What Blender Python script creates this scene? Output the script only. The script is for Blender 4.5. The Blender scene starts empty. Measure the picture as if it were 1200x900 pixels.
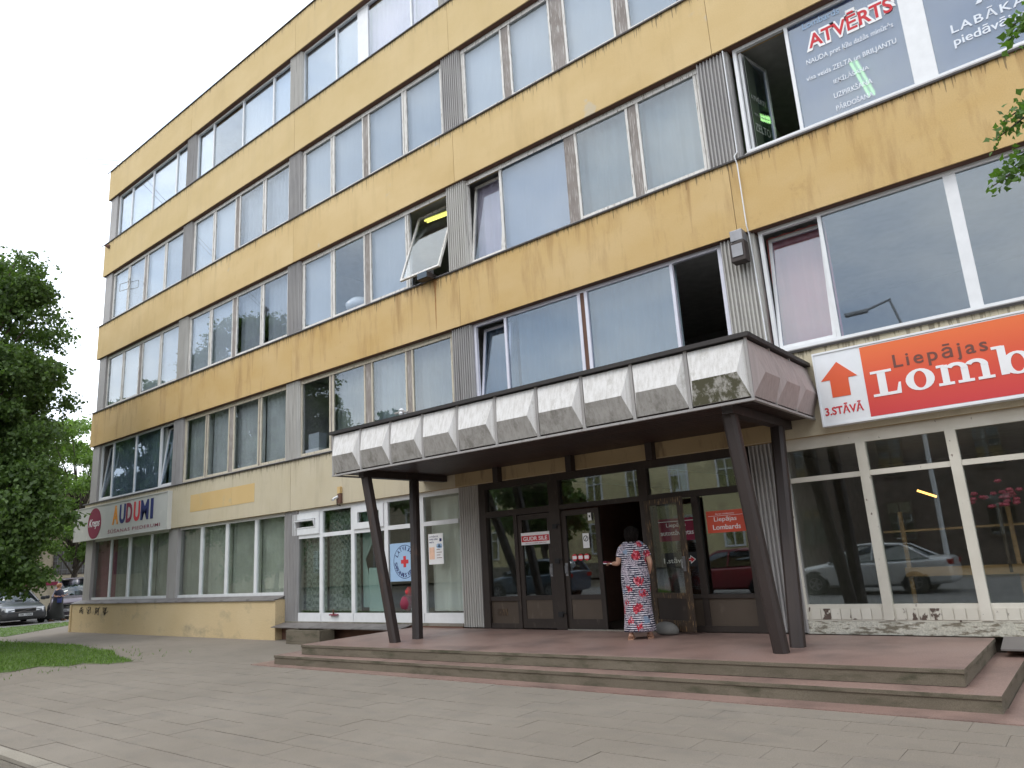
import bpy, bmesh, math, random
import numpy as np
from mathutils import Vector, Matrix, Euler
rnd = random.Random(7)
sc = bpy.context.scene
COL = sc.collection
PI = math.pi

# ------------------------------------------------------------------ camera
cd = bpy.data.cameras.new('camera'); cam = bpy.data.objects.new('camera', cd); COL.objects.link(cam)
yaw, pitch, roll = -0.6714, 0.2329, -0.0610
fw = Vector((math.sin(yaw)*math.cos(pitch), math.cos(yaw)*math.cos(pitch), math.sin(pitch)))
rt = Vector((math.cos(yaw), -math.sin(yaw), 0)); up = rt.cross(fw)
r2 = math.cos(roll)*rt + math.sin(roll)*up; u2 = -math.sin(roll)*rt + math.cos(roll)*up
M = Matrix((r2, u2, -fw)).transposed().to_4x4()
M.translation = Vector((28.05, -10.644, 1.624))
cam.matrix_world = M
cd.sensor_fit = 'HORIZONTAL'; cd.sensor_width = 36.0; cd.lens = 36.0*847.456/1200.0
cd.clip_start = 0.05; cd.clip_end = 2000
sc.camera = cam

# ------------------------------------------------------------------ world + sun
SUN_EL, SUN_ROT = math.radians(52), math.radians(205)
wd = bpy.data.worlds.new('World'); sc.world = wd; wd.use_nodes = True
nt = wd.node_tree; nt.nodes.clear()
def WN(t, **k):
    n = nt.nodes.new(t)
    for a, b in k.items(): setattr(n, a, b)
    return n
sky = WN('ShaderNodeTexSky', sky_type='NISHITA', sun_disc=False, sun_elevation=SUN_EL, sun_rotation=SUN_ROT)
tc = WN('ShaderNodeTexCoord'); mp = WN('ShaderNodeMapping'); mp.inputs['Scale'].default_value = (1.0, 1.0, 2.4)
nz = WN('ShaderNodeTexNoise'); nz.inputs['Scale'].default_value = 1.7; nz.inputs['Detail'].default_value = 6; nz.inputs['Roughness'].default_value = .55
cr = WN('ShaderNodeValToRGB')
cr.color_ramp.elements[0].position = .41; cr.color_ramp.elements[0].color = (.47, .545, .665, 1)
cr.color_ramp.elements[1].position = .66; cr.color_ramp.elements[1].color = (1.0, .985, .955, 1)
mul = WN('ShaderNodeVectorMath', operation='SCALE'); mul.inputs['Scale'].default_value = 24.0
mx = WN('ShaderNodeMixRGB'); mx.inputs['Fac'].default_value = .93
bg = WN('ShaderNodeBackground'); bg.inputs['Strength'].default_value = 0.12
out = WN('ShaderNodeOutputWorld')
L = nt.links.new
L(tc.outputs['Generated'], mp.inputs['Vector']); L(mp.outputs[0], nz.inputs['Vector']); L(nz.outputs['Fac'], cr.inputs['Fac'])
L(cr.outputs['Color'], mul.inputs[0]); L(sky.outputs[0], mx.inputs['Color1']); L(mul.outputs[0], mx.inputs['Color2'])
L(mx.outputs[0], bg.inputs['Color']); L(bg.outputs[0], out.inputs['Surface'])
sd = bpy.data.lights.new('sun', 'SUN'); sd.energy = 0.8; sd.angle = math.radians(20); sd.color = (1, .93, .84)
so = bpy.data.objects.new('sun', sd); COL.objects.link(so)
# sun direction that matches the sky's rotation (rotation is measured from +Y towards +X)
sdir = Vector((math.sin(SUN_ROT)*math.cos(SUN_EL), math.cos(SUN_ROT)*math.cos(SUN_EL), math.sin(SUN_EL)))
so.rotation_euler = sdir.to_track_quat('Z', 'Y').to_euler(); so.location = (0, -20, 40)
vs = sc.view_settings
sc.display_settings.display_device = 'sRGB'; vs.view_transform = 'Standard'; vs.look = 'None'; vs.exposure = 0.0; vs.gamma = 1.0; vs.use_curve_mapping = False
sc.render.engine = 'CYCLES'
sc.cycles.use_denoising = True
sc.cycles.max_bounces = 8; sc.cycles.transparent_max_bounces = 16; sc.cycles.glossy_bounces = 4; sc.cycles.diffuse_bounces = 3
sc.cycles.sample_clamp_indirect = 6

# ------------------------------------------------------------------ materials
def newmat(name):
    m = bpy.data.materials.new(name); m.use_nodes = True
    n = m.node_tree.nodes; n.clear()
    o = n.new('ShaderNodeOutputMaterial'); p = n.new('ShaderNodeBsdfPrincipled')
    m.node_tree.links.new(p.outputs[0], o.inputs[0])
    return m, n, m.node_tree.links.new, p
def noise(n, l, scale, stretch=(1, 1, 1), detail=4, rough=.55, coord='Object', off=None):
    t = n.new('ShaderNodeTexCoord'); mp = n.new('ShaderNodeMapping'); mp.inputs['Scale'].default_value = stretch
    l(t.outputs[coord], mp.inputs['Vector'])
    if off is not None:
        oi = n.new('ShaderNodeObjectInfo'); ml = n.new('ShaderNodeMath'); ml.operation = 'MULTIPLY'; ml.inputs[1].default_value = off
        l(oi.outputs['Random'], ml.inputs[0])
        cb = n.new('ShaderNodeCombineXYZ'); l(ml.outputs[0], cb.inputs[0]); l(ml.outputs[0], cb.inputs[1])
        l(cb.outputs[0], mp.inputs['Location'])
    z = n.new('ShaderNodeTexNoise'); z.inputs['Scale'].default_value = scale; z.inputs['Detail'].default_value = detail; z.inputs['Roughness'].default_value = rough
    l(mp.outputs[0], z.inputs['Vector'])
    return z.outputs['Fac']
def ramp(n, l, fac, stops):
    r = n.new('ShaderNodeValToRGB'); e = r.color_ramp.elements
    while len(e) < len(stops): e.new(.5)
    for i, (p, c) in enumerate(stops):
        e[i].position = p; e[i].color = (*c, 1) if len(c) == 3 else c
    l(fac, r.inputs['Fac']); return r.outputs['Color']
def mixc(n, l, f, a, b, mode='MIX'):
    x = n.new('ShaderNodeMixRGB'); x.blend_type = mode
    for s, v in ((x.inputs['Fac'], f), (x.inputs['Color1'], a), (x.inputs['Color2'], b)):
        if isinstance(v, (int, float)): s.default_value = v
        elif isinstance(v, tuple): s.default_value = (*v, 1) if len(v) == 3 else v
        else: l(v, s)
    return x.outputs['Color']
def math2(n, l, op, a, b=None, clamp=False):
    x = n.new('ShaderNodeMath'); x.operation = op; x.use_clamp = clamp
    for s, v in ((x.inputs[0], a), (x.inputs[1], b)):
        if v is None: continue
        if isinstance(v, (int, float)): s.default_value = v
        else: l(v, s)
    return x.outputs[0]
def bump(n, l, p, fac, strength=.3, dist=.01):
    b = n.new('ShaderNodeBump'); b.inputs['Strength'].default_value = strength; b.inputs['Distance'].default_value = dist
    l(fac, b.inputs['Height']); l(b.outputs[0], p.inputs['Normal'])
def flat(name, c, rough=.6, metal=0, var=.12, scale=6, emit=None, obj=0):
    m, n, l, p = newmat(name)
    f = noise(n, l, scale, detail=5)
    a = tuple(max(0, x*(1-var)) for x in c); b = tuple(min(1, x*(1+var)) for x in c)
    cc = ramp(n, l, f, [(.3, a), (.7, b)])
    if obj:
        oi = n.new('ShaderNodeObjectInfo'); cc = mixc(n, l, 1.0, cc, ramp(n, l, oi.outputs['Random'], [(0, (1-obj,)*3), (1, (1+obj*.6,)*3)]), 'MULTIPLY')
    l(cc, p.inputs['Base Color'])
    p.inputs['Roughness'].default_value = rough; p.inputs['Metallic'].default_value = metal
    if emit: p.inputs['Emission Color'].default_value = (*c, 1); p.inputs['Emission Strength'].default_value = emit
    return m
def worn(name, c1, c2, dirt, scale=3, stretch=(1, 1, 1), lo=.55, hi=.68, rough=.75, b=.3, bs=40, metal=0, fine=None):
    """paint c1..c2 with patches of dirt (own shape) and a fine relief"""
    m, n, l, p = newmat(name)
    f = noise(n, l, scale, stretch, 6, .6, off=37)
    base = ramp(n, l, noise(n, l, scale*.4, (1, 1, 1), 3, off=11), [(.3, c1), (.7, c2)])
    k = ramp(n, l, f, [(lo, (0, 0, 0)), (hi, (1, 1, 1))])
    c = mixc(n, l, k, base, dirt)
    if fine:
        g = ramp(n, l, noise(n, l, fine, (1, 1, 1), 2), [(.35, (.78, .78, .78)), (.65, (1.12, 1.12, 1.12))])
        c = mixc(n, l, 1.0, c, g, 'MULTIPLY')
    l(c, p.inputs['Base Color']); p.inputs['Roughness'].default_value = rough; p.inputs['Metallic'].default_value = metal
    if b: bump(n, l, p, noise(n, l, bs, stretch, 4), b, .004)
    return m

def plaster(name, c1, c2, streak, top_dirt, amount, patch=None):
    """facade panel: object origin at its top edge, so z=0 is the sill line the rain runs from"""
    m, n, l, p = newmat(name)
    base = ramp(n, l, noise(n, l, .55, (1, 1, 1.6), 5, .6, off=53), [(.3, c1), (.7, c2)])
    g = noise(n, l, 1.0, (2.6, 1, .42), 5, .65, off=71)
    k = ramp(n, l, g, [(.52, (0, 0, 0)), (.80, (amount,)*3)])
    c = mixc(n, l, k, base, streak)
    sp = noise(n, l, 3.2, (1, 1, 1), 8, .7, off=23)
    c = mixc(n, l, ramp(n, l, sp, [(.60, (0, 0, 0)), (.78, (amount*.5,)*3)]), c, streak)
    if patch:
        pf = noise(n, l, .8, (1, 1, 1.3), 6, .6, off=97)
        c = mixc(n, l, ramp(n, l, pf, [(.665, (0, 0, 0)), (.70, (.7,)*3)]), c, patch)
    # black dribbles hanging from the sill
    t = n.new('ShaderNodeTexCoord'); s = n.new('ShaderNodeSeparateXYZ'); l(t.outputs['Object'], s.inputs[0])
    dr = noise(n, l, 1.0, (26, 1, .6), 3, .6, off=31)
    dl = math2(n, l, 'MULTIPLY', math2(n, l, 'SUBTRACT', dr, .49), 1.25)          # length of each dribble
    dk = math2(n, l, 'GREATER_THAN', math2(n, l, 'ADD', dl, s.outputs['Z']), 0)
    c = mixc(n, l, math2(n, l, 'MULTIPLY', dk, .60), c, top_dirt)
    # long soft brown runs
    dr2 = noise(n, l, 1.0, (5, 1, .2), 4, .6, off=13)
    d2 = math2(n, l, 'MULTIPLY', math2(n, l, 'SUBTRACT', dr2, .47), 4.0)
    f2 = math2(n, l, 'MULTIPLY', math2(n, l, 'ADD', d2, s.outputs['Z']), amount*1.3, True)
    c = mixc(n, l, f2, c, streak)
    fine = ramp(n, l, noise(n, l, 60, detail=3), [(.3, (.93,)*3), (.7, (1.05,)*3)])
    c = mixc(n, l, 1.0, c, fine, 'MULTIPLY')
    l(c, p.inputs['Base Color']); p.inputs['Roughness'].default_value = .88
    bump(n, l, p, noise(n, l, 35, detail=5), .25, .006)
    return m

YEL = plaster('yellow_plaster', (.54, .385, .172), (.615, .46, .235), (.36, .245, .11), (.05, .04, .03), .40, (.50, .44, .33))
YELD = plaster('yellow_plaster_stained', (.52, .345, .13), (.58, .415, .20), (.29, .165, .065), (.05, .04, .03), .75)
YELP = plaster('yellow_plaster_pale', (.53, .395, .185), (.59, .45, .235), (.40, .30, .16), (.05, .04, .03), .30)
CREAM = plaster('cream_plaster', (.49, .425, .29), (.545, .485, .36), (.33, .28, .20), (.08, .06, .04), .5)
PLINTH = worn('plinth_plaster', (.56, .43, .24), (.62, .49, .29), (.34, .28, .19), 1.6, (1, 1, 1.6), .56, .80, .9, .4, 30, fine=50)
FADED = worn('old_sign_paint', (.56, .385, .16), (.60, .43, .20), (.50, .40, .22), 2, lo=.6, hi=.7)
GREYM = worn('grey_metal', (.30, .285, .275), (.36, .345, .33), (.22, .20, .19), 2, (4, 4, .35), .55, .75, .6, .15, 30)
CORR = worn('corrugated_paint', (.31, .30, .295), (.39, .375, .36), (.18, .165, .155), 2.2, (11, 11, .3), .56, .72, .65, .3, 40)
CORRP = worn('corrugated_peeling', (.43, .415, .385), (.51, .495, .46), (.22, .20, .185), 2.2, (12, 12, .3), .58, .70, .65, .3, 40)
PVC = flat('white_pvc', (.72, .73, .74), .35, var=.05)
PVCL = flat('lilac_white_pvc', (.66, .66, .74), .35, var=.05)
OLDW = worn('old_white_wood', (.62, .60, .56), (.70, .68, .64), (.20, .165, .13), 4, (14, 14, .9), .56, .64, .7, .4, 50)
OLDC = worn('old_cream_wood', (.50, .45, .35), (.60, .55, .44), (.24, .19, .14), 4, (14, 14, .9), .56, .64, .7, .4, 50)
POST = worn('weathered_post', (.20, .17, .15), (.30, .27, .25), (.48, .46, .43), 4, (20, 20, .8), .56, .62, .85, .5, 50)
SHOPW = worn('cream_peeling_wood', (.56, .53, .45), (.66, .63, .55), (.12, .085, .065), 5, (3, 3, 1.4), .66, .69, .7, .5, 40)
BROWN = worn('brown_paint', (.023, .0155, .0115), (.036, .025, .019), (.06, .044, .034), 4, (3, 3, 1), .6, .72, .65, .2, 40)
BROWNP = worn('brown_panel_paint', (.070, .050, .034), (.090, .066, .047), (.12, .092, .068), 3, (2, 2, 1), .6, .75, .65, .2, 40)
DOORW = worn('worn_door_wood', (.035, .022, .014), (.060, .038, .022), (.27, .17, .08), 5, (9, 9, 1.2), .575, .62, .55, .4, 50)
FLASH = flat('dark_flashing', (.035, .03, .028), .55, .3)
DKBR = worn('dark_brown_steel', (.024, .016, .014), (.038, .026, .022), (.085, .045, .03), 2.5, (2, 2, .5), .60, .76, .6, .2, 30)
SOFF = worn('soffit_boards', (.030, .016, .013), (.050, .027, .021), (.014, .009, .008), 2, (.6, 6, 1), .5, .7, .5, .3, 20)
TAN = worn('tan_beam', (.34, .25, .13), (.42, .32, .18), (.17, .12, .07), 2, (3, 3, .6), .55, .75, .85, .3, 30)
def fasciam(name, c1, c2, moss, lo, hi, mc):
    m, n, l, p = newmat(name)
    st = noise(n, l, 1.0, (22, 22, .22), 4, .65, off=41)
    base = mixc(n, l, ramp(n, l, st, [(.40, (0, 0, 0)), (.66, (1, 1, 1))]), c1, c2)
    f = noise(n, l, 3.0, (1.4, 1.4, .9), 9, .75, off=61)
    c = mixc(n, l, ramp(n, l, f, [(lo, (0, 0, 0)), (hi, (moss,)*3)]), base, mc)
    sp = noise(n, l, 70, detail=3)
    c = mixc(n, l, ramp(n, l, sp, [(.58, (0, 0, 0)), (.68, (.35*moss,)*3)]), c, mc)
    l(c, p.inputs['Base Color']); p.inputs['Roughness'].default_value = .7
    bump(n, l, p, noise(n, l, 50, detail=4), .25, .004); return m
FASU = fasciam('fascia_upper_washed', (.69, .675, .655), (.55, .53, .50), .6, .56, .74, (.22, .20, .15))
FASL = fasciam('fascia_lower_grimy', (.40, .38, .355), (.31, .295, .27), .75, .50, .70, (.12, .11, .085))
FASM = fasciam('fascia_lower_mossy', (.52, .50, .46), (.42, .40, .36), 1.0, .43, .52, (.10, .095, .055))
FASP = fasciam('fascia_end_pinkish', (.40, .335, .32), (.33, .28, .265), .4, .6, .8, (.20, .17, .15))
CONC = worn('concrete', (.20, .185, .155), (.27, .25, .215), (.115, .115, .075), 2.4, (1, 1, 1.4), .50, .66, .9, .5, 40, fine=90)
MOSSC = worn('mossy_riser', (.125, .104, .074), (.175, .148, .108), (.068, .064, .038), 2.6, (1, 1, 3), .50, .70, .9, .6, 40, fine=120)
TERR = worn('pink_terrazzo', (.25, .158, .132), (.305, .208, .175), (.165, .112, .095), 1.3, (1, 1, 1), .46, .70, .42, .25, 80, fine=70)
STEEL = flat('grey_steel', (.25, .25, .26), .45, .6)
RUST = flat('rusty_brown', (.12, .06, .04), .8)
BLACK = flat('black_rubber', (.012, .012, .013), .7)
WHITE = flat('white_print', (.80, .80, .80), .5, var=.02)
REDP = flat('red_print', (.55, .035, .045), .75, var=.03)
MAROON = flat('maroon_print', (.22, .02, .05), .8, var=.03)
NAVY = flat('navy_print', (.02, .03, .13), .85, var=.03)
ORANGE = flat('orange_print', (.72, .29, .04), .8, var=.03)
BROWNPR = flat('brown_print', (.15, .05, .035), .5, var=.03)
PALEB = flat('pale_blue_print', (.34, .50, .70), .6, var=.04)
BLACKP = flat('black_print', (.015, .015, .018), .6, var=.03)
SIGNG = worn('sign_grey_board', (.50, .50, .47), (.55, .55, .51), (.62, .61, .57), 4, lo=.6, hi=.75, rough=.5, b=0)
SIGNW = flat('sign_white_board', (.74, .76, .78), .35, var=.03)
INTW = flat('interior_wall_paint', (.36, .35, .33), .9)
INTC = flat('interior_ceiling_paint', (.48, .48, .46), .9)
INTF = flat('interior_floor', (.10, .08, .06), .7)
CURW = flat('white_net_curtain', (.44, .47, .50), .9, var=.10, scale=2, obj=.22)
CURP = flat('pale_blind', (.49, .52, .545), .9, var=.05, scale=1, obj=.22)
CURG = flat('grey_green_curtain', (.20, .225, .205), .9, var=.15, scale=2, obj=.22)
CURD = flat('dim_curtain', (.20, .24, .25), .9, var=.15, scale=1.5, obj=.22)
CURPK = flat('pink_curtain', (.88, .30, .28), .9, var=.1, scale=2)
CURM = flat('maroon_curtain', (.36, .13, .20), .9, var=.15, scale=2)
CURLA = flat('lilac_curtain', (.48, .42, .50), .9, var=.06, scale=2)
FILM = flat('blue_window_film', (.24, .255, .40), .5, var=.04, scale=1)
FILM.node_tree.nodes['Principled BSDF'].inputs['Alpha'].default_value = .72
FILMB = flat('grey_blue_blind', (.33, .37, .44), .8, var=.04, scale=1)
CURN = flat('pale_grey_net', (.52, .545, .52), .9, var=.14, scale=2, obj=.22)
COVER = worn('brown_grey_sheet_metal', (.13, .115, .108), (.18, .165, .155), (.08, .07, .065), 2, lo=.5, hi=.7, rough=.55, b=.1)
FILMD = flat('dark_window_film', (.045, .055, .045), .5, var=.04, scale=1)
BLUEC = flat('turquoise_curtain', (.36, .52, .52), .9, var=.06, scale=2)
def checkm():
    m, n, l, p = newmat('patterned_net_curtain')
    f = noise(n, l, 16, (1, 1, 1), 1)
    w = n.new('ShaderNodeTexChecker'); w.inputs['Scale'].default_value = 14
    t = n.new('ShaderNodeTexCoord'); l(t.outputs['Object'], w.inputs['Vector'])
    w.inputs['Color1'].default_value = (.11, .15, .13, 1); w.inputs['Color2'].default_value = (.25, .31, .28, 1)
    l(mixc(n, l, .4, w.outputs['Color'], ramp(n, l, f, [(.4, (.05, .07, .06)), (.6, (.3, .36, .33))])), p.inputs['Base Color'])
    p.inputs['Roughness'].default_value = .9; return m
CURCH = checkm()
def glassm(name, tint=(.88, .90, .92), f0=.055, wav=.010, ws=1.2):
    m = bpy.data.materials.new(name); m.use_nodes = True
    n = m.node_tree.nodes; n.clear(); l = m.node_tree.links.new
    o = n.new('ShaderNodeOutputMaterial'); t = n.new('ShaderNodeBsdfTransparent'); t.inputs[0].default_value = (*tint, 1)
    g = n.new('ShaderNodeBsdfGlossy'); g.inputs['Roughness'].default_value = .012; g.inputs['Color'].default_value = (.90, .96, 1, 1)
    ge = n.new('ShaderNodeNewGeometry'); d = n.new('ShaderNodeVectorMath'); d.operation = 'DOT_PRODUCT'
    l(ge.outputs['Normal'], d.inputs[0]); l(ge.outputs['Incoming'], d.inputs[1])
    a = math2(n, l, 'ABSOLUTE', d.outputs['Value']); a = math2(n, l, 'SUBTRACT', 1.0, a, True); a = math2(n, l, 'POWER', a, 5.0)
    a = math2(n, l, 'MULTIPLY', a, 1-f0); a = math2(n, l, 'ADD', a, f0, True)
    b = n.new('ShaderNodeBump'); b.inputs['Strength'].default_value = wav; b.inputs['Distance'].default_value = .4
    l(noise(n, l, ws, (1, 1, 1), 1, off=19), b.inputs['Height']); l(b.outputs[0], g.inputs['Normal'])
    mxs = n.new('ShaderNodeMixShader'); l(a, mxs.inputs[0]); l(t.outputs[0], mxs.inputs[1]); l(g.outputs[0], mxs.inputs[2]); l(mxs.outputs[0], o.inputs[0])
    return m
GLASS = glassm('window_glass', f0=.085, wav=.0025)
GLASSU = glassm('window_glass_new', (.72, .78, .84), .10, .0008, .5)
GLASSB = glassm('window_glass_bright', (.92, .94, .96), .15, .0008, .5)
GLASSD = glassm('shop_glass', (.88, .90, .87), .125, .0018, 1.0)
CARG = glassm('car_glass', (.25, .30, .30), .10, 0)

def groundm(name, c1, c2, dark, fine=70, lo=.5, hi=.75, b=.35):
    m, n, l, p = newmat(name)
    base = ramp(n, l, noise(n, l, .35, detail=6, rough=.65), [(.3, c1), (.7, c2)])
    st = ramp(n, l, noise(n, l, 1.3, (1, 2.2, 1), 7, .7), [(lo, (0, 0, 0)), (hi, (.7,)*3)])
    c = mixc(n, l, st, base, dark)
    v = n.new('ShaderNodeTexVoronoi'); v.inputs['Scale'].default_value = 2.3
    t = n.new('ShaderNodeTexCoord'); l(t.outputs['Object'], v.inputs['Vector'])
    spots = ramp(n, l, v.outputs['Distance'], [(.018, (1, 1, 1)), (.034, (0, 0, 0))])
    c = mixc(n, l, math2(n, l, 'MULTIPLY', spots, .5), c, tuple(x*.45 for x in dark))
    f = ramp(n, l, noise(n, l, fine, detail=3), [(.3, (.84,)*3), (.7, (1.13,)*3)])
    c = mixc(n, l, 1.0, c, f, 'MULTIPLY'); l(c, p.inputs['Base Color']); p.inputs['Roughness'].default_value = .9
    bump(n, l, p, noise(n, l, fine*1.5, detail=3), b, .004); return m
PAVE = groundm('worn_pavement', (.186, .160, .128), (.232, .201, .164), (.153, .132, .105))
ROAD = groundm('road_asphalt', (.15, .145, .14), (.20, .195, .19), (.11, .105, .10))
SOIL = groundm('dry_ground', (.16, .14, .11), (.20, .18, .14), (.12, .10, .08))
BED = flat('joint_sand', (.185, .163, .137), .95)
def paverm():
    m, n, l, p = newmat('paver_concrete')
    t = n.new('ShaderNodeObjectInfo')
    g = n.new('ShaderNodeNewGeometry')
    mp = n.new('ShaderNodeMapping'); l(g.outputs['Position'], mp.inputs['Vector'])
    def nz(s, d, st=(1, 1, 1)):
        q = n.new('ShaderNodeMapping'); q.inputs['Scale'].default_value = st; l(mp.outputs[0], q.inputs['Vector'])
        z = n.new('ShaderNodeTexNoise'); z.inputs['Scale'].default_value = s; z.inputs['Detail'].default_value = d; z.inputs['Roughness'].default_value = .65; l(q.outputs[0], z.inputs['Vector']); return z.outputs['Fac']
    c = ramp(n, l, nz(.5, 6), [(.3, (.195, .168, .134)), (.7, (.240, .209, .170))])
    rv = ramp(n, l, t.outputs['Random'], [(0, (.98, .98, .98)), (1, (1.02, 1.02, 1.02))])
    c = mixc(n, l, 1.0, c, rv, 'MULTIPLY')
    c = mixc(n, l, ramp(n, l, nz(1.6, 7, (1, 2, 1)), [(.5, (0, 0, 0)), (.75, (.6,)*3)]), c, (.155, .139, .119))
    c = mixc(n, l, ramp(n, l, nz(2.8, 8), [(.70, (0, 0, 0)), (.73, (.5,)*3)]), c, (.32, .30, .275))
    c = mixc(n, l, 1.0, c, ramp(n, l, nz(85, 3), [(.3, (.84,)*3), (.7, (1.12,)*3)]), 'MULTIPLY')
    l(c, p.inputs['Base Color']); p.inputs['Roughness'].default_value = .9
    bump(n, l, p, nz(120, 3), .35, .004); return m
PAVER = paverm()
KERB = worn('kerb_stone', (.27, .24, .19), (.33, .295, .24), (.20, .18, .15), 3, lo=.56, hi=.75, b=.4, fine=80)
def leafm(name, c1, c2, trans=.35):
    m, n, l, p = newmat(name)
    g = n.new('ShaderNodeNewGeometry')
    c = ramp(n, l, g.outputs['Random Per Island'], [(0, c1), (.75, c2), (1, tuple(x*1.25 for x in c2))])
    l(c, p.inputs['Base Color']); p.inputs['Roughness'].default_value = .5
    o = [x for x in n if x.type == 'OUTPUT_MATERIAL'][0]
    tr = n.new('ShaderNodeBsdfTranslucent'); l(mixc(n, l, 1.0, c, (1.5, 1.8, .6), 'MULTIPLY'), tr.inputs[0])
    ms = n.new('ShaderNodeMixShader'); ms.inputs[0].default_value = trans
    l(p.outputs[0], ms.inputs[1]); l(tr.outputs[0], ms.inputs[2]); l(ms.outputs[0], o.inputs[0])
    return m
LEAF = leafm('linden_leaves', (.055, .095, .028), (.110, .175, .050))
LEAFL = leafm('pale_green_leaves', (.095, .15, .04), (.16, .24, .07), .4)
LEAFR = leafm('maple_leaves', (.055, .11, .022), (.10, .19, .035))
GRASS = leafm('grass_blades', (.07, .125, .022), (.13, .21, .04), .3)
TURF = worn('turf', (.07, .115, .022), (.10, .155, .035), (.15, .14, .06), 2.5, lo=.6, hi=.75, b=.5, bs=60, fine=60)
BARK = worn('bark', (.07, .055, .04), (.11, .09, .07), (.04, .03, .025), 6, (3, 3, .6), .5, .6, .9, .8, 20)
SKIN = flat('skin', (.46, .26, .18), .5, var=.06)
HAIRD = flat('dark_hair', (.008, .006, .005), .85)
HAIRD.node_tree.nodes['Principled BSDF'].inputs['Specular IOR Level'].default_value = .12
HAIRB = flat('ginger_blond_hair', (.30, .14, .06), .5)
LEATH = flat('tan_leather', (.36, .20, .13), .55)
NAVYC = flat('navy_cloth', (.016, .018, .036), .85)
BLKC = flat('black_skirt_cloth', (.022, .023, .021), .9)
STONE = worn('stone', (.12, .115, .105), (.17, .165, .15), (.10, .10, .09), 5, lo=.5, hi=.7, b=.6, bs=20)
def dressm():
    m, n, l, p = newmat('floral_striped_dress')
    t = n.new('ShaderNodeTexCoord'); s = n.new('ShaderNodeSeparateXYZ'); l(t.outputs['Object'], s.inputs[0])
    # dashed horizontal stripes
    w = math2(n, l, 'SINE', math2(n, l, 'MULTIPLY', s.outputs['Z'], 205.0))
    nn = noise(n, l, 1, (22, 22, 46), 2, .6)
    st = ramp(n, l, math2(n, l, 'ADD', w, math2(n, l, 'MULTIPLY', math2(n, l, 'SUBTRACT', nn, .5), 4.5)), [(.42, (.025, .025, .05)), (.55, (.68, .64, .68))])
    smear = ramp(n, l, noise(n, l, 5.0, (1, 1, 1.2), 3), [(.52, (0, 0, 0)), (.58, (.9,)*3)])
    grey = ramp(n, l, noise(n, l, 55, (1, 1, 1.6), 2), [(.42, (.10, .09, .13)), (.58, (.52, .45, .50))])
    c = mixc(n, l, smear, st, grey)
    v = n.new('ShaderNodeTexVoronoi'); v.inputs['Scale'].default_value = 4.6; v.inputs['Randomness'].default_value = .85
    mp = n.new('ShaderNodeMapping'); l(t.outputs['Object'], mp.inputs['Vector'])
    wr = n.new('ShaderNodeTexNoise'); wr.inputs['Scale'].default_value = 22
    ad = n.new('ShaderNodeVectorMath'); ad.operation = 'MULTIPLY_ADD'; l(wr.outputs['Color'], ad.inputs[0]); ad.inputs[1].default_value = (.11, .11, .11); l(mp.outputs[0], ad.inputs[2]); l(ad.outputs[0], v.inputs['Vector'])
    fl = ramp(n, l, v.outputs['Distance'], [(.31, (1, 1, 1)), (.34, (0, 0, 0))])
    pet = ramp(n, l, noise(n, l, 30, detail=2), [(.38, (.16, .006, .02)), (.50, (.45, .015, .03)), (.58, (.55, .10, .14)), (.68, (.70, .45, .48))])
    c = mixc(n, l, fl, c, pet)
    v2 = n.new('ShaderNodeTexVoronoi'); v2.inputs['Scale'].default_value = 4.2
    mp2 = n.new('ShaderNodeMapping'); mp2.inputs['Location'].default_value = (3.3, 1.7, 5.1); l(ad.outputs[0], mp2.inputs['Vector']); l(mp2.outputs[0], v2.inputs['Vector'])
    c = mixc(n, l, ramp(n, l, v2.outputs['Distance'], [(.20, (.8,)*3), (.24, (0, 0, 0))]), c, (.17, .26, .37))
    l(c, p.inputs['Base Color']); p.inputs['Roughness'].default_value = .85; return m
DRESS = dressm()
TUBE = flat('lit_yellow_tube', (1.0, .95, .22), .4, var=0, emit=2.0)
TUBEG = flat('lit_green_tube', (.55, 1.0, .35), .4, var=0, emit=4.0)

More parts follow.
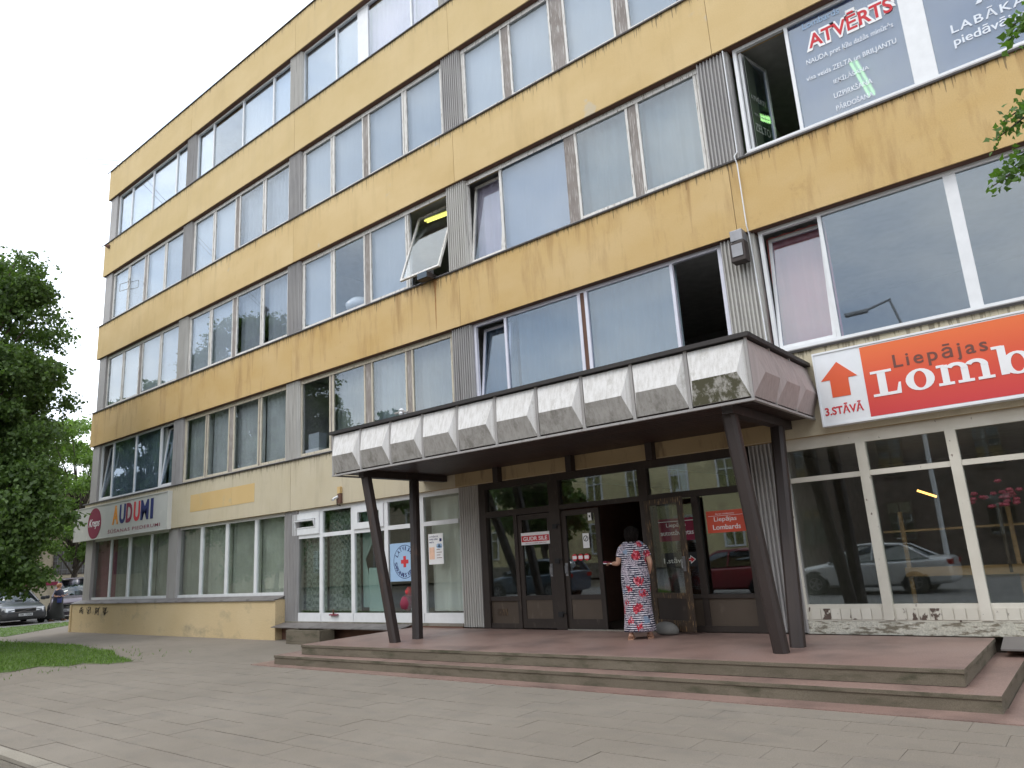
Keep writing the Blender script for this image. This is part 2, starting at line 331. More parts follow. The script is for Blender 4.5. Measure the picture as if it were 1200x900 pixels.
# ------------------------------------------------------------------ mesh helpers
class MB:
    def __init__(s): s.v = []; s.f = []; s.m = []
    def poly(s, pts, mi=0):
        b = len(s.v); s.v += [tuple(p) for p in pts]; s.f.append(tuple(range(b, b+len(pts)))); s.m.append(mi)
    def box(s, x0, x1, y0, y1, z0, z1, mi=0):
        b = len(s.v)
        s.v += [(x, y, z) for z in (z0, z1) for y in (y0, y1) for x in (x0, x1)]
        for f in ((0, 2, 3, 1), (4, 5, 7, 6), (0, 1, 5, 4), (2, 6, 7, 3), (0, 4, 6, 2), (1, 3, 7, 5)):
            s.f.append(tuple(b+i for i in f)); s.m.append(mi)
        return s
    def prism(s, pts, axis, a, b, mi=0):
        """polygon pts (2D) extruded along an axis from a to b"""
        def P(q, t): return {'x': (t, q[0], q[1]), 'y': (q[0], t, q[1]), 'z': (q[0], q[1], t)}[axis]
        n = len(pts); i0 = len(s.v)
        s.v += [P(q, a) for q in pts] + [P(q, b) for q in pts]
        s.f.append(tuple(range(i0, i0+n))[::-1]); s.f.append(tuple(range(i0+n, i0+2*n))); s.m += [mi, mi]
        for i in range(n):
            j = (i+1) % n; s.f.append((i0+i, i0+j, i0+n+j, i0+n+i)); s.m.append(mi)
        return s
    def loft(s, rings, mi=0, caps=True, closed=True):
        i0 = len(s.v); n = len(rings[0])
        for r in rings: s.v += [tuple(p) for p in r]
        for k in range(len(rings)-1):
            for i in range(n if closed else n-1):
                j = (i+1) % n
                s.f.append((i0+k*n+i, i0+k*n+j, i0+(k+1)*n+j, i0+(k+1)*n+i)); s.m.append(mi)
        if caps:
            s.f.append(tuple(range(i0, i0+n))[::-1]); s.m.append(mi)
            e = i0+(len(rings)-1)*n; s.f.append(tuple(range(e, e+n))); s.m.append(mi)
        return s
    def tube(s, pts, r, n=8, mi=0):
        pts = [Vector(p) for p in pts]; rings = []
        for i, p in enumerate(pts):
            d = (pts[min(i+1, len(pts)-1)]-pts[max(i-1, 0)]).normalized()
            a = d.orthogonal().normalized() if i == 0 else (a - d*a.dot(d)).normalized()
            b = d.cross(a); rr = r[i] if isinstance(r, (list, tuple)) else r
            rings.append([p+rr*(math.cos(t*2*PI/n)*a+math.sin(t*2*PI/n)*b) for t in range(n)])
        return s.loft(rings, mi)
    def lathe(s, prof, c, axis='z', n=20, mi=0, ring=False):
        """prof = [(radius, height)]; ring closes the profile on itself"""
        if ring: prof = list(prof)+[prof[0]]
        rings = []
        for r, h in prof:
            ring = []
            for k in range(n):
                a = 2*PI*k/n; q = (r*math.cos(a), r*math.sin(a), h)
                if axis == 'y': q = (q[0], q[2], q[1])
                if axis == 'x': q = (q[2], q[0], q[1])
                ring.append(tuple(q[i]+c[i] for i in range(3)))
            rings.append(ring)
        return s.loft(rings, mi, not ring)
    def mesh(s, name, mats, smooth=False, origin=None):
        me = bpy.data.meshes.new(name)
        v = s.v if origin is None else [(a-origin[0], b-origin[1], c-origin[2]) for a, b, c in s.v]
        me.from_pydata(v, [], s.f)
        for m in (mats if isinstance(mats, (list, tuple)) else [mats]): me.materials.append(m)
        me.polygons.foreach_set('material_index', s.m)
        bm = bmesh.new(); bm.from_mesh(me); bmesh.ops.recalc_face_normals(bm, faces=bm.faces); bm.to_mesh(me); bm.free()
        if smooth: me.polygons.foreach_set('use_smooth', [True]*len(me.polygons))
        me.update(); return me
    def build(s, name, mats, parent=None, smooth=False, origin=None):
        o = link(name, s.mesh(name, mats, smooth, origin), parent)
        if origin is not None: o.location = origin
        return o
def link(name, data, parent=None, loc=None, rot=None):
    o = bpy.data.objects.new(name, data); COL.objects.link(o)
    if parent: o.parent = parent
    if loc is not None: o.location = loc
    if rot is not None: o.rotation_euler = rot
    return o
def tag(o, label=None, cat=None, group=None, kind=None):
    if label: o['label'] = label
    if cat: o['category'] = cat
    if group: o['group'] = group
    if kind: o['kind'] = kind
    return o
def thing(name, label, cat, loc=(0, 0, 0), rot=None, group=None):
    return tag(link(name, None, None, loc, rot), label, cat, group)
def bevel(o, w=.01, seg=2):
    b = o.modifiers.new('bevel', 'BEVEL'); b.width = w; b.segments = seg; b.limit_method = 'ANGLE'; return o
def copy_tree(o, parent=None):
    c = o.copy(); COL.objects.link(c)
    if parent: c.parent = parent
    for ch in list(o.children): copy_tree(ch, c)
    return c
_dg = None
def text_mesh(s, w, h=None, bold=0.0, depth=.002, shear=0, spacing=1.0):
    """a text, lower left at the origin, fitted to width w (and height h); stands in the XZ plane facing -Y"""
    cu = bpy.data.curves.new('lettering', 'FONT'); cu.body = s; cu.size = 1; cu.offset = bold; cu.extrude = .02; cu.shear = shear
    cu.space_character = spacing; cu.resolution_u = 4
    o = bpy.data.objects.new('lettering', cu); COL.objects.link(o)
    bpy.context.view_layer.update()
    me = bpy.data.meshes.new_from_object(o.evaluated_get(bpy.context.evaluated_depsgraph_get()))
    bpy.data.objects.remove(o); bpy.data.curves.remove(cu)
    co = np.empty(len(me.vertices)*3); me.vertices.foreach_get('co', co); co = co.reshape(-1, 3)
    lo, hi = co.min(0), co.max(0); q = (co-lo)/np.maximum(hi-lo, 1e-6)
    if h is None: h = w*(hi[1]-lo[1])/(hi[0]-lo[0])
    n = np.empty_like(co); n[:, 0] = q[:, 0]*w; n[:, 2] = q[:, 1]*h; n[:, 1] = -q[:, 2]*depth
    me.vertices.foreach_set('co', n.ravel()); me.materials.clear(); me.update(); return me
def text(name, s, parent, m, x0, x1, z0, z1, y, **k):
    me = text_mesh(s, x1-x0, z1-z0, **k); me.materials.append(m); me.name = name
    return link(name, me, parent, (x0, y, z0))
def arrange(o, parent): o.parent = parent; return o

# ================================================================== SETTING
mb = MB(); S = 900
mb.poly([(-S, -S, -.135), (S, -S, -.135), (S, S, -.135), (-S, S, -.135)])
tag(mb.build('ground', SOIL), 'flat open ground under the whole street', None, None, 'structure')
mb = MB(); mb.box(-120, 120, -20.0, -7.86, -.30, -.105)
tag(mb.build('road', ROAD), 'grey asphalt road in front of the office block', None, None, 'structure')
# pavement: asphalt apron round the pavers
PX0, PX1, PY0, PY1 = 13.0, 29.8, -7.68, -2.98
mb = MB()
mb.box(-60, PX0, -7.70, 14.0, -.30, 0.0); mb.box(PX0, 60, PY1, 14.0, -.30, 0.0); mb.box(PX1, 60, -7.70, PY1, -.30, 0.0)
tag(mb.build('pavement', PAVE), 'worn grey pavement in front of the office block', None, None, 'structure')
mb = MB(); mb.box(PX0, PX1, -7.70, PY1, -.30, -.0085)
bed = tag(mb.build('paver_bed', BED), 'sand bed under the paving slabs', None, None, 'structure')
PW, PD = .60, .352
def paver_mesh(dx):
    b = MB(); g = .0009; t = .0018
    x0, x1, y0, y1 = g, dx-g, g, PD-g
    b.loft([[(x0, y0, -.008), (x1, y0, -.008), (x1, y1, -.008), (x0, y1, -.008)],
            [(x0, y0, -t), (x1, y0, -t), (x1, y1, -t), (x0, y1, -t)],
            [(x0+t, y0+t, 0), (x1-t, y0+t, 0), (x1-t, y1-t, 0), (x0+t, y1-t, 0)]])
    return b
pm = paver_mesh(PW).mesh('paver', PAVER)
cells = []
ny = int(round((PY1-PY0)/PD)); nx = int((PX1-PX0)/PW)
for j in range(ny):
    off = PW/2 if j % 2 else 0
    for i in range(nx+1):
        x = PX0+i*PW-off; a = max(x, PX0); e = min(x+PW, PX1)
        if e-a > .08: cells.append((a, e-a, PY0+j*(PY1-PY0)/ny))
cells.sort(key=lambda c: (c[0]+.3-26.2)**2*.55+(c[2]+5.0)**2)
rest = MB()
for k, (x, dx, y) in enumerate(cells):
    z = rnd.uniform(-.0022, .0018)
    if k < 296:
        o = link('paver', pm if abs(dx-PW) < 1e-4 else paver_mesh(dx).mesh('paver', PAVER), bed, (x, y, z), (rnd.uniform(-.003, .003), rnd.uniform(-.003, .003), 0))
    else:
        b = paver_mesh(dx); base = len(rest.v)
        rest.v += [(a+x, c+y, d+z) for a, c, d in b.v]; rest.f += [tuple(base+i for i in f) for f in b.f]; rest.m += b.m
tag(rest.build('far_pavers', PAVER, bed), None, None, None, 'stuff')
# kerb of separate stones
kerb = tag(MB().box(-60, 60, -7.855, -7.705, -.30, -.04).build('kerb', KERB), 'pale kerb along the edge of the pavement', None, None, 'structure')
ks = MB().box(.006, .994, -.075, .075, -.035, 0).mesh('kerb_stone', KERB)
for i in range(8, 40): link('kerb_stone', ks, kerb, (i*1.0-4, -7.78, .004+rnd.uniform(-.004, .004)))
# terrazzo strip in front of the steps
mb = MB(); mb.box(15.6, 27.45, -3.0, -2.4, -.05, .012); mb.box(27.0, 27.45, -2.4, .0, -.05, .012)
tag(mb.build('terrazzo_strip', TERR), 'pink terrazzo strip along the foot of the entrance steps', None, None, 'structure')
# lawns
def grass(name, pts, n, lab, h=.07, seed=1):
    r = random.Random(seed); b = MB(); b.prism(pts, 'z', -.01, .014)
    t = b.build(name, TURF); tag(t, lab[0], None, None, 'structure')
    xs = [p[0] for p in pts]; ys = [p[1] for p in pts]
    def inside(x, y):
        c = False
        for i in range(len(pts)):
            x1, y1 = pts[i]; x2, y2 = pts[i-1]
            if (y1 > y) != (y2 > y) and x < (x2-x1)*(y-y1)/(y2-y1)+x1: c = not c
        return c
    v = []; f = []; k = 0
    while k < n:
        x, y = r.uniform(min(xs)-.1, max(xs)+.1), r.uniform(min(ys)-.1, max(ys)+.1)
        x += r.gauss(0, .06); y += r.gauss(0, .06)
        if not inside(x, y): 
            if r.random() > .03: k += .2; continue
        a = r.uniform(0, 2*PI); hh = h*r.uniform(.5, 1.3); w = r.uniform(.006, .012); lx, ly = r.gauss(0, .03), r.gauss(0, .03)
        b0 = len(v); v += [(x-w*math.cos(a), y-w*math.sin(a), .01), (x+w*math.cos(a), y+w*math.sin(a), .01), (x+lx, y+ly, hh)]
        f.append((b0, b0+1, b0+2)); k += 1
    me = bpy.data.meshes.new('grass_blades'); me.from_pydata(v, [], f); me.materials.append(GRASS)
    tag(link('grass_blades', me), lab[1], None, None, 'stuff')
g1 = [(-6, -2.9), (.5, -2.75), (4.0, -2.45), (6.4, -2.35), (8.0, -2.7), (9.4, -2.75), (10.6, -3.2), (12.2, -3.55), (12.0, -3.95), (11.2, -4.1), (11.4, -4.45), (10.6, -4.7), (10.9, -5.3), (10.4, -5.8), (6, -6.5), (-6, -6.9)]
gx = sum(p[0] for p in g1)/len(g1); gy = sum(p[1] for p in g1)/len(g1)
mb = MB(); mb.prism([(gx+(x-gx)*1.035+.12*math.sin(i*2.1), gy+(y-gy)*1.11+.06*math.cos(i*1.7)) for i, (x, y) in enumerate(g1)], 'z', -.02, .005)
tag(mb.build('bare_soil', SOIL), 'pale bare soil along the edge of the grass patch', None, None, 'structure')
grass('lawn', g1, 42000, ('turf under the short grass near the tree', 'short green grass patch on the pavement at the left'), .07, 3)
g2 = [(-40, -2.2), (-6, -2.1), (-1.2, -1.75), (-4.0, .9), (-5.4, 2.3), (-7.0, 2.6), (-7.6, -.6), (-40, -1.0)]
grass('verge', g2, 16000, ('turf of the verge beside the parked cars', 'thin yellowish grass verge in front of the parked cars'), .06, 4)
mb = MB(); mb.box(-30, -7.7, -.9, 14, -.02, .006); tag(mb.build('car_park', ROAD), 'asphalt yard where the cars are parked left of the office block', None, None, 'structure')

# ================================================================== OFFICE BUILDING
B = 6.0; NB = 6; PWID = .548; XE = NB*B+PWID
FL = {0: (1.03, 3.03), 1: (4.30, 6.353), 2: (7.614, 9.654), 3: (10.948, 12.946), 4: (14.283, 16.164)}
ROOF = 17.42
bld = thing('office_building', 'five storey office block with yellow bands, grey corrugated piers and rows of windows', 'building', (18, 6, 0))
bld.location = (0, 0, 0)
# bands, one panel per bay with an open joint between
bands = [(3.03, 4.30, CREAM), (6.353, 7.614, YELD), (9.654, 10.948, YEL), (12.946, 14.283, YELP), (16.164, ROOF, YELP)]
for bi, (z0, z1, m) in enumerate(bands):
    for b in range(NB):
        x0 = b*B+.33 if b else -.13; x1 = (b+1)*B+.33 if b < NB-1 else XE+.1
        g = .005 if (b+bi) % 3 else .003
        pb = MB(); pb.box(x0+(g if b else 0), x1-g, 0, .34, z0, z1)
        o = pb.build('wall_panel', m, bld, origin=(x0, 0, z1))
        if bi > 2: o['label'] = 'pale yellow wall panel'
        elif bi: o['label'] = 'stained yellow wall panel'
        else: o['label'] = 'cream wall panel'
    MB().box(-.10, XE, .02, .335, z0+.01, z1-.01).build('wall_core', BED, bld)
    f = MB(); e = -.33
    f.prism([(-.035, z1-.004), (-.035, z1-.034), (-.025, z1-.034), (-.025, z1-.006), (.0, z1+.0), (.0, z1+.012)], 'x', e, XE+.1)
    f.build('flashing', FLASH, bld)
    u = MB(); u.box(-.10, XE, .025, .30, z0-.006, z0+.008); u.build('band_underside', RUST if bi else TAN, bld)
bld_roof = MB().box(-.1, XE, .3, 12, ROOF-.35, ROOF-.12).build('roof', FLASH, bld)
eb = MB(); eb.box(-.10, .0, .345, 12, 0, ROOF-.01); eb.box(XE, XE+.1, .345, 12, 0, ROOF-.01); eb.box(-.1, XE+.1, 12, 12.3, 0, ROOF-.01)
eb.build('side_wall', GREYM, bld)
# piers
def pier_mesh(h, m, n=9, w=PWID, y=.075):
    b = MB(); pts = []; r = random.Random(int(h*1000))
    for k in range(n):
        a = k*w/n; q = w/n
        pts += [(a+.15*q, y-.016), (a+.45*q, y-.018), (a+.60*q, y+.022), (a+.95*q, y+.022)]
    pts = [(0, y+.18), (0, y+.018)]+pts+[(w, y+.018), (w, y+.18)]
    b.prism(pts[::-1], 'z', 0, h); return b.mesh('pier', m)
for fl, (z0, z1) in FL.items():
    zb = z0 if fl else .345
    for k in range(NB+1):
        m = CORR if (fl+k) % 3 else CORRP
        if k >= 3 and fl: m = CORRP if (k+fl) % 2 else CORR
        if fl == 0 and k < 2:
            o = link('pier', MB().box(0, PWID, .075, .25, 0, z1-1.0).mesh('pier', GREYM), bld, (k*B, 0, 1.0)); continue
        if k == 0: o = link('pier', MB().box(0, PWID, .075, .25, 0, z1-zb).mesh('pier', GREYM), bld, (0, 0, zb)); continue
        o = link('pier', pier_mesh(z1-zb-.012, m, 9 if k > 1 else 12), bld, (k*B, 0, zb))
        if m is CORRP: o['label'] = 'corrugated pier with peeling pale paint'
# interior: slabs, back wall, partitions
for z in (2.95, 6.46, 9.77, 13.06, 16.28):
    MB().box(.0, XE, .36, 5.2, z, z+.08).build('ceiling', INTC, bld)
    MB().box(.0, XE, .36, 5.2, z+.12, z+.46).build('floor_slab', INTF, bld)
MB().box(0, XE, .36, 5.2, .0, .30).build('floor_slab', INTF, bld)
MB().box(0, XE, 5.21, 5.3, 0, ROOF-.5).build('interior_wall', INTW, bld)
for fl, (z0, z1) in FL.items():
    lo = .30 if fl == 0 else z0-.84
    for k in range(NB+1): MB().box(k*B+.2, k*B+.3, .36, 5.2, lo+.01, z1+(.09 if fl else -.09)).build('partition', INTW, bld)

# ---- windows
def cloth(x0, x1, z0, z1, y, amp=.025, waves=5.0, seed=0):
    b = MB(); r = random.Random(seed); n = max(14, int((x1-x0)*26)); ph = r.uniform(0, 6); rows = []
    for j in range(2):
        z = (z0, z1)[j]; rows.append([(x0+(x1-x0)*i/n, y+amp*math.sin(ph+i*(x1-x0)/n*2*PI*waves+.8*math.sin(i*.37))*(1 if j == 0 else .7), z) for i in range(n+1)])
    b.loft(rows, caps=False, closed=False); return b
STY = {'pvb': (PVC, .055, .052, GLASSB), 'pvc': (PVC, .055, .052, GLASSU), 'lil': (PVCL, .06, .055, GLASSU), 'old': (OLDW, .045, .05, GLASS), 'cream': (OLDC, .045, .055, GLASS), 'shop': (PVC, .075, .07, GLASSD)}
def sash_frame(w, h, t=.05, y0=-.02, y1=.03):
    b = MB(); b.box(0, w, y0, y1, 0, t); b.box(0, w, y0, y1, h-t, h); b.box(0, t, y0, y1, t, h-t); b.box(w-t, w, y0, y1, t, h-t); return b
def window(fl, bay, xs, style, kinds=None, wide=(), curt=None, z=None, posts=None):
    """xs: pane borders along the facade; kinds per pane: f fixed, s framed sash, t tilted in, o swung in, p pivoted out, n missing"""
    m, fwid, mw, gl = STY[style]; z0, z1 = z or FL[fl]; z0 += .012; z1 -= .008
    yf0, yf1, yg = .145, .215, .18
    hid = {0: .0, 1: .04, 2: .10, 3: .15, 4: .20}[fl]; zs = z0; z0 += hid*(.9 if style in ('pvc', 'lil') else .45)
    n = len(xs)-1; kinds = kinds or ('s'*n if style in ('old', 'cream') else 'f'*n)
    fr = MB(); post = []
    fr.box(xs[0], xs[-1], yf0, yf1, z0, z0+fwid); fr.box(xs[0], xs[-1], yf0, yf1, z1-fwid, z1)
    if style in ('old', 'cream'): fr.box(xs[0], xs[-1], yf0-.012, yf0-.001, z1-.11, z1-.055)
    half = {}
    for i, x in enumerate(xs):
        if i in (0, n):
            a, e = (x, x+fwid) if i == 0 else (x-fwid, x)
            half[i] = fwid
        else:
            w = wide[i] if isinstance(wide, dict) and i in wide else mw
            a, e = x-w/2, x+w/2; half[i] = w/2
            if w > .12 or style in ('old', 'cream'): post.append((a, e)); continue
        fr.box(a, e, yf0+.001, yf1-.001, z0+fwid, z1-fwid)
    w = fr.build('window', m, bld)
    if fl:   # sloping outer sill
        sl = MB(); sl.prism([(.0, zs-.01), (.144, zs-.01), (.144, z0+.012), (.13, z0+.012), (.0, zs+.012)], 'x', xs[0], xs[-1]); sl.build('sill', GREYM, w)
    for a, e in post:
        pm_ = (posts or (POST if style in ('old', 'cream') else m)) if e-a > .065 or style == 'cream' else m
        if style in ('pvc', 'lil', 'pvb') and e-a > .12 and posts:
            sp = MB(); sp.box(a, a+.065, yf0+.001, yf1-.001, z0+fwid, z1-fwid); sp.box(e-.065, e, yf0+.001, yf1-.001, z0+fwid, z1-fwid); sp.build('mullion', m, w); a += .066; e -= .066
        MB().box(a, e, yf0+.012, yf1, z0+fwid, z1-fwid).build('mullion', pm_, w)
    for i in range(n):
        k = kinds[i]; xl, xr = xs[i]+half[i], xs[i+1]-half[i+1]; zb, zt = z0+fwid, z1-fwid
        if k == 'n': continue
        if k == 'f':
            MB().box(xl, xr, yg, yg+.008, zb, zt).build('pane', gl, w, origin=((xl+xr)/2, yg, zb)); 
        else:
            t = .05 if style in ('pvc', 'pvb', 'lil', 'shop') else .048
            W, H = xr-xl-.018, zt-zb-.014
            xl += .005; sf = sash_frame(W, H, t).mesh('sash', m); pn = MB().box(t, W-t, 0, .008, t, H-t).mesh('pane', gl)
            loc, rot = (xl+.004, .165, zb+.004), (0, 0, 0)
            if k == 't': rot = (-math.radians(7), 0, 0); loc = (xl+.004, .185, zb+.004)
            if k == 'o': rot = (0, 0, math.radians(78)); loc = (xl+.03, .22, zb+.004)
            if k == 'p':
                a = math.radians(20); rot = (a, 0, 0)
                c = H/2
                # turn about the horizontal middle: foot swings out, head swings in
                rot = (-a, 0, 0); loc = (xl+.004, .17-c*math.sin(a), zb+c-c*math.cos(a))
            link('sash', sf, w, loc, rot); link('pane', pn, w, loc, rot)
    if curt:
        for i in range(n):
            c = curt[i] if isinstance(curt, (list, tuple)) else curt
            if c is None or kinds[i] == 'n': continue
            if isinstance(c, tuple): c, xa, xb, za = c
            else: xa, xb, za = 0, 1, 0
            xl, xr = xs[i], xs[i+1]
            if c in (CURP, CURW) and xa == 0 and xb == 1 and (fl*7+bay*5+i*3) % 4 == 1: xb = .82
            flat_ = c in (FILM, FILMD, FILMB, CURP)
            cb = cloth(xl+(xr-xl)*xa, xl+(xr-xl)*xb, z0+.0+za, z1-.02, (.205 if c is FILM else (.36 if not flat_ else .27))+(.11 if kinds[i] == 't' else 0), .004 if flat_ else .028, 5, fl*31+bay*7+i)
            cb.build('curtain', c, w, smooth=True)
    return w
def X(b, *o): return [b*B+q for q in o]
OX = (.56, 1.85, 3.21, 4.65, 5.97)
W4 = {2: .17}
OP = CURW
window(4, 0, X(0, .58, 1.68, 3.36, 5.12, 5.97), 'pvb', curt=[CURP]*4)
window(4, 1, X(1, .53, 1.57, 3.35, 5.02, 5.97), 'pvb', curt=[CURP, None, CURP, CURP])
window(4, 2, X(2, .50, 2.03, 3.14, 4.99, 5.97), 'pvb', wide={2: .42}, curt=[CURP, CURP, CURLA, CURLA])
window(4, 3, X(3, *OX), 'old', wide=W4, curt=CURW); window(4, 4, X(4, *OX), 'old', wide=W4, curt=CURW); window(4, 5, X(5, *OX), 'old', wide=W4, curt=CURW)
window(3, 0, X(0, *OX), 'old', wide=W4, curt=[CURP, CURP, CURP, CURP])
window(3, 1, X(1, *OX), 'old', wide=W4, curt=[CURP, CURP, CURW, CURW])
window(3, 2, X(2, *OX), 'old', wide=W4, curt=[CURP]*4)
window(3, 3, X(3, *OX), 'old', wide={1: .17, 2: .30, 3: .24}, curt=[CURP]*4)
window(3, 4, X(4, *OX), 'old', wide=W4, curt=[CURD]*4); window(3, 5, X(5, *OX), 'old', wide=W4, curt=[CURD]*4)
window(2, 0, X(0, *OX), 'old', wide=W4, curt=[CURP, (CURP, 0, 1, .1), CURP, CURP])
window(2, 1, X(1, *OX), 'old', wide=W4, curt=[CURP, CURP, CURW, CURW])
wp = window(2, 2, X(2, *OX), 'old', 'sssp', wide=W4, curt=[CURP, None, CURP, None])
window(2, 3, X(3, .52, 1.48, 3.25, 4.66, 5.99), 'old', 'tfss', wide={1: .06, 2: .24, 3: .16}, curt=[CURLA, FILMB, CURD, CURD])
window(2, 4, X(4, .62, 1.50, 3.22, 4.95, 5.97), 'pvc', 'offf', wide={2: .30}, curt=[None, FILM, FILM, FILM])
window(2, 5, X(5, *OX), 'pvc', curt=CURD)
window(1, 0, X(0, .57, 1.51, 3.24, 4.99, 5.97), 'pvc', 'tfft', curt=[CURN, CURN, CURN, CURN])
window(1, 1, X(1, *OX), 'cream', wide={2: .2}, curt=[CURN, CURN, CURN, CURN])
window(1, 2, X(2, .48, 1.79, 3.18, 4.58, 5.97), 'cream', wide={2: .2, 3: .14}, curt=[None, CURG, CURD, CURD])
window(1, 3, X(3, .55, 1.39, 3.25, 5.07, 5.97), 'lil', 'tffn', wide={2: .22}, curt=[CURD, (CURD, .1, .9, .1), (CURD, 0, 1, .12), None], posts=RUST)
window(1, 4, X(4, .60, 1.52, 3.23, 4.95, 5.97), 'pvc', 'tfff', wide={2: .15}, curt=[CURPK, None, None, None])
window(1, 5, X(5, *OX), 'pvc', curt=CURD)
window(0, 0, X(0, .40, 1.85, 3.21, 4.71, 5.97), 'shop', wide={2: .12}, curt=[CURM, CURN, CURN, CURN], z=(1.0, 3.03))
window(0, 1, X(1, .40, 1.80, 3.14, 4.59, 5.97), 'shop', wide={2: .14, 1: .12, 3: .12}, curt=[CURN, CURN, CURN, CURN], z=(1.0, 3.03))
# white shop window with transoms beside the entrance
w2 = MB(); xs2 = [12.30, 13.45, 14.62, 15.76, 16.88, 17.98]; zz = (.41, .60, 2.36, 3.0)
w2.box(12.12, 18.0, .10, .17, .41, .60); w2.box(12.12, 18.0, .10, .17, 2.93, 3.03)
w2.box(12.12, 12.30, .10, .17, .60, 2.93)
for x in xs2[1:-1]: w2.box(x-.06, x+.06, .098, .168, .60, 2.93)
for a, e in zip(xs2[:-1], xs2[1:]): w2.box(a+(.06 if a > 12.4 else 0), e-.06, .102, .164, 2.33, 2.42)
for x in (13.45, 14.62, 15.76, 16.88): w2.box(x-.004, x+.004, .085, .097, .43, .59)
w2 = w2.build('window', PVC, bld)
for i, (a, e) in enumerate(zip(xs2[:-1], xs2[1:])):
    for z0, z1 in ((.60, 2.33), (2.42, 2.93)):
        a2, e2 = a+(.06 if a > 12.4 else 0), e-.06
        if z0 > 2 and i in (0, 2):
            sf = sash_frame(e2-a2, z1-z0, .14).build('sash', PVC, w2); sf.location = (a2, .09, z0)
            if i == 0:
                vent = sash_frame(e2-a2-.30, z1-z0-.30, .03).mesh('sash', PVC)
                link('sash', vent, w2, (a2+.15, .09, z0+.15), (math.radians(16), 0, 0))
            MB().box(a2+.14, e2-.14, .12, .128, z0+.14, z1-.14).build('pane', GLASSD, w2)
        else: MB().box(a2, e2, .13, .138, z0, z1).build('pane', GLASSD, w2, origin=((a2+e2)/2, .13, z0))
cloth(12.3, 13.4, .62, 2.9, .32, .03, 5, 1).build('curtain', CURCH, w2, True)
cloth(13.5, 14.6, .62, 2.9, .32, .03, 5, 2).build('curtain', CURCH, w2, True)
cloth(16.9, 18.0, .62, 2.9, .34, .04, 3, 4).build('curtain', flat('bright_net_curtain', (.72, .75, .75), .9, var=.08, scale=2), w2, True)
# a gathered turquoise curtain tied to the left
tb = MB(); rows = []
for z, a, e in ((2.9, 14.68, 15.70), (2.35, 14.68, 15.25), (1.75, 14.68, 14.80), (1.3, 14.68, 14.95), (.7, 14.68, 15.05)):
    rows.append([(a+(e-a)*i/16, .34+.03*math.sin(i*1.9), z) for i in range(17)])
tb.loft(rows, caps=False, closed=False); tb.build('curtain', BLUEC, w2, True)
cloth(14.98, 15.70, .62, 1.55, .26, .01, 3, 9).build('curtain', BLUEC, w2, True)
# plinth and its sloping metal cover
pl = MB(); pl.box(-.13, 12.06, -.20, .34, -.2, .92); pl.build('plinth', PLINTH, bld)
MB().box(-.16, -.045, -.235, -.1, -.1, .88).build('corner_strip', PLINTH, bld)
for i in range(10):
    a = -.16+i*1.222; e = a+1.214
    c = MB(); c.prism([(-.235, .905), (-.235, .925), (.10, 1.015), (.10, .99)], 'x', a, e-.004); c.box(e-.012, e+.003, -.236, .06, .94, .95)
    c.build('plinth_cover', COVER, bld)
# base under the white shop window, and under the shop on the right
MB().box(12.07, 18.0, .02, .30, -.2, .36).build('base_wall', RUST, bld)
MB().box(12.10, 18.0, .04, .34, .36, .41).build('base_wall', CONC, bld)
for i in range(3):
    a = 12.07+i*1.5
    MB().prism([(-.33, .30), (-.33, .318), (.10, .395), (.10, .375)], 'x', a+.004, a+1.496).build('plinth_cover', COVER, bld)
MB().box(12.07, 16.5, -.02, .02, -.1, .30).build('base_wall', RUST, bld)
MB().box(26.80, XE, -.02, .30, -.2, .30).build('base_wall', RUST, bld)
for i in range(4):
    a = 26.78+i*1.5
    MB().prism([(-.38, .24), (-.38, .258), (.10, .345), (.10, .325)], 'x', a+.004, a+1.496).build('plinth_cover', COVER, bld)
# ---- entrance screen
def frame_bars(bars, m, parent, name='door_frame'):
    b = MB()
    for q in bars: b.box(*q)
    return b.build(name, m, parent)
Z0 = .335
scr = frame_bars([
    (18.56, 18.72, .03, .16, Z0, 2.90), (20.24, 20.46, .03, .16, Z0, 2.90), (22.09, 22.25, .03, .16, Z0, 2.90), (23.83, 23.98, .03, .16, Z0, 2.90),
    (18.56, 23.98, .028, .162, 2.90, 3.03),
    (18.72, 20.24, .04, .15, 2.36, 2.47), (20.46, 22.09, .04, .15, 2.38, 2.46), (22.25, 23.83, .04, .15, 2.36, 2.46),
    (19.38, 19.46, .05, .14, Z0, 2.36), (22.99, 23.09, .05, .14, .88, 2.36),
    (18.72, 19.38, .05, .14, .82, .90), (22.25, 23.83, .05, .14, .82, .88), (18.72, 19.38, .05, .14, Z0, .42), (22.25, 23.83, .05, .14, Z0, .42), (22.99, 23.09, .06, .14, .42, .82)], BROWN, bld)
for a, e, z0, z1 in ((18.72, 20.24, 2.47, 2.90), (20.46, 22.09, 2.46, 2.90), (22.25, 23.83, 2.46, 2.90), (18.72, 19.38, .90, 2.36), (22.25, 22.99, .88, 2.36), (23.09, 23.83, .88, 2.36)):
    MB().box(a, e, .10, .108, z0, z1).build('pane', GLASSD, scr, origin=((a+e)/2, .1, z0))
for a, e in ((18.72, 19.38), (22.25, 22.99), (23.09, 23.83)):
    MB().box(a, e, .085, .12, .42, .82).build('kick_panel', BROWNP, scr)
MB().box(18.86, 19.10, .076, .084, .56, .68).build('plate', DOORW, scr)
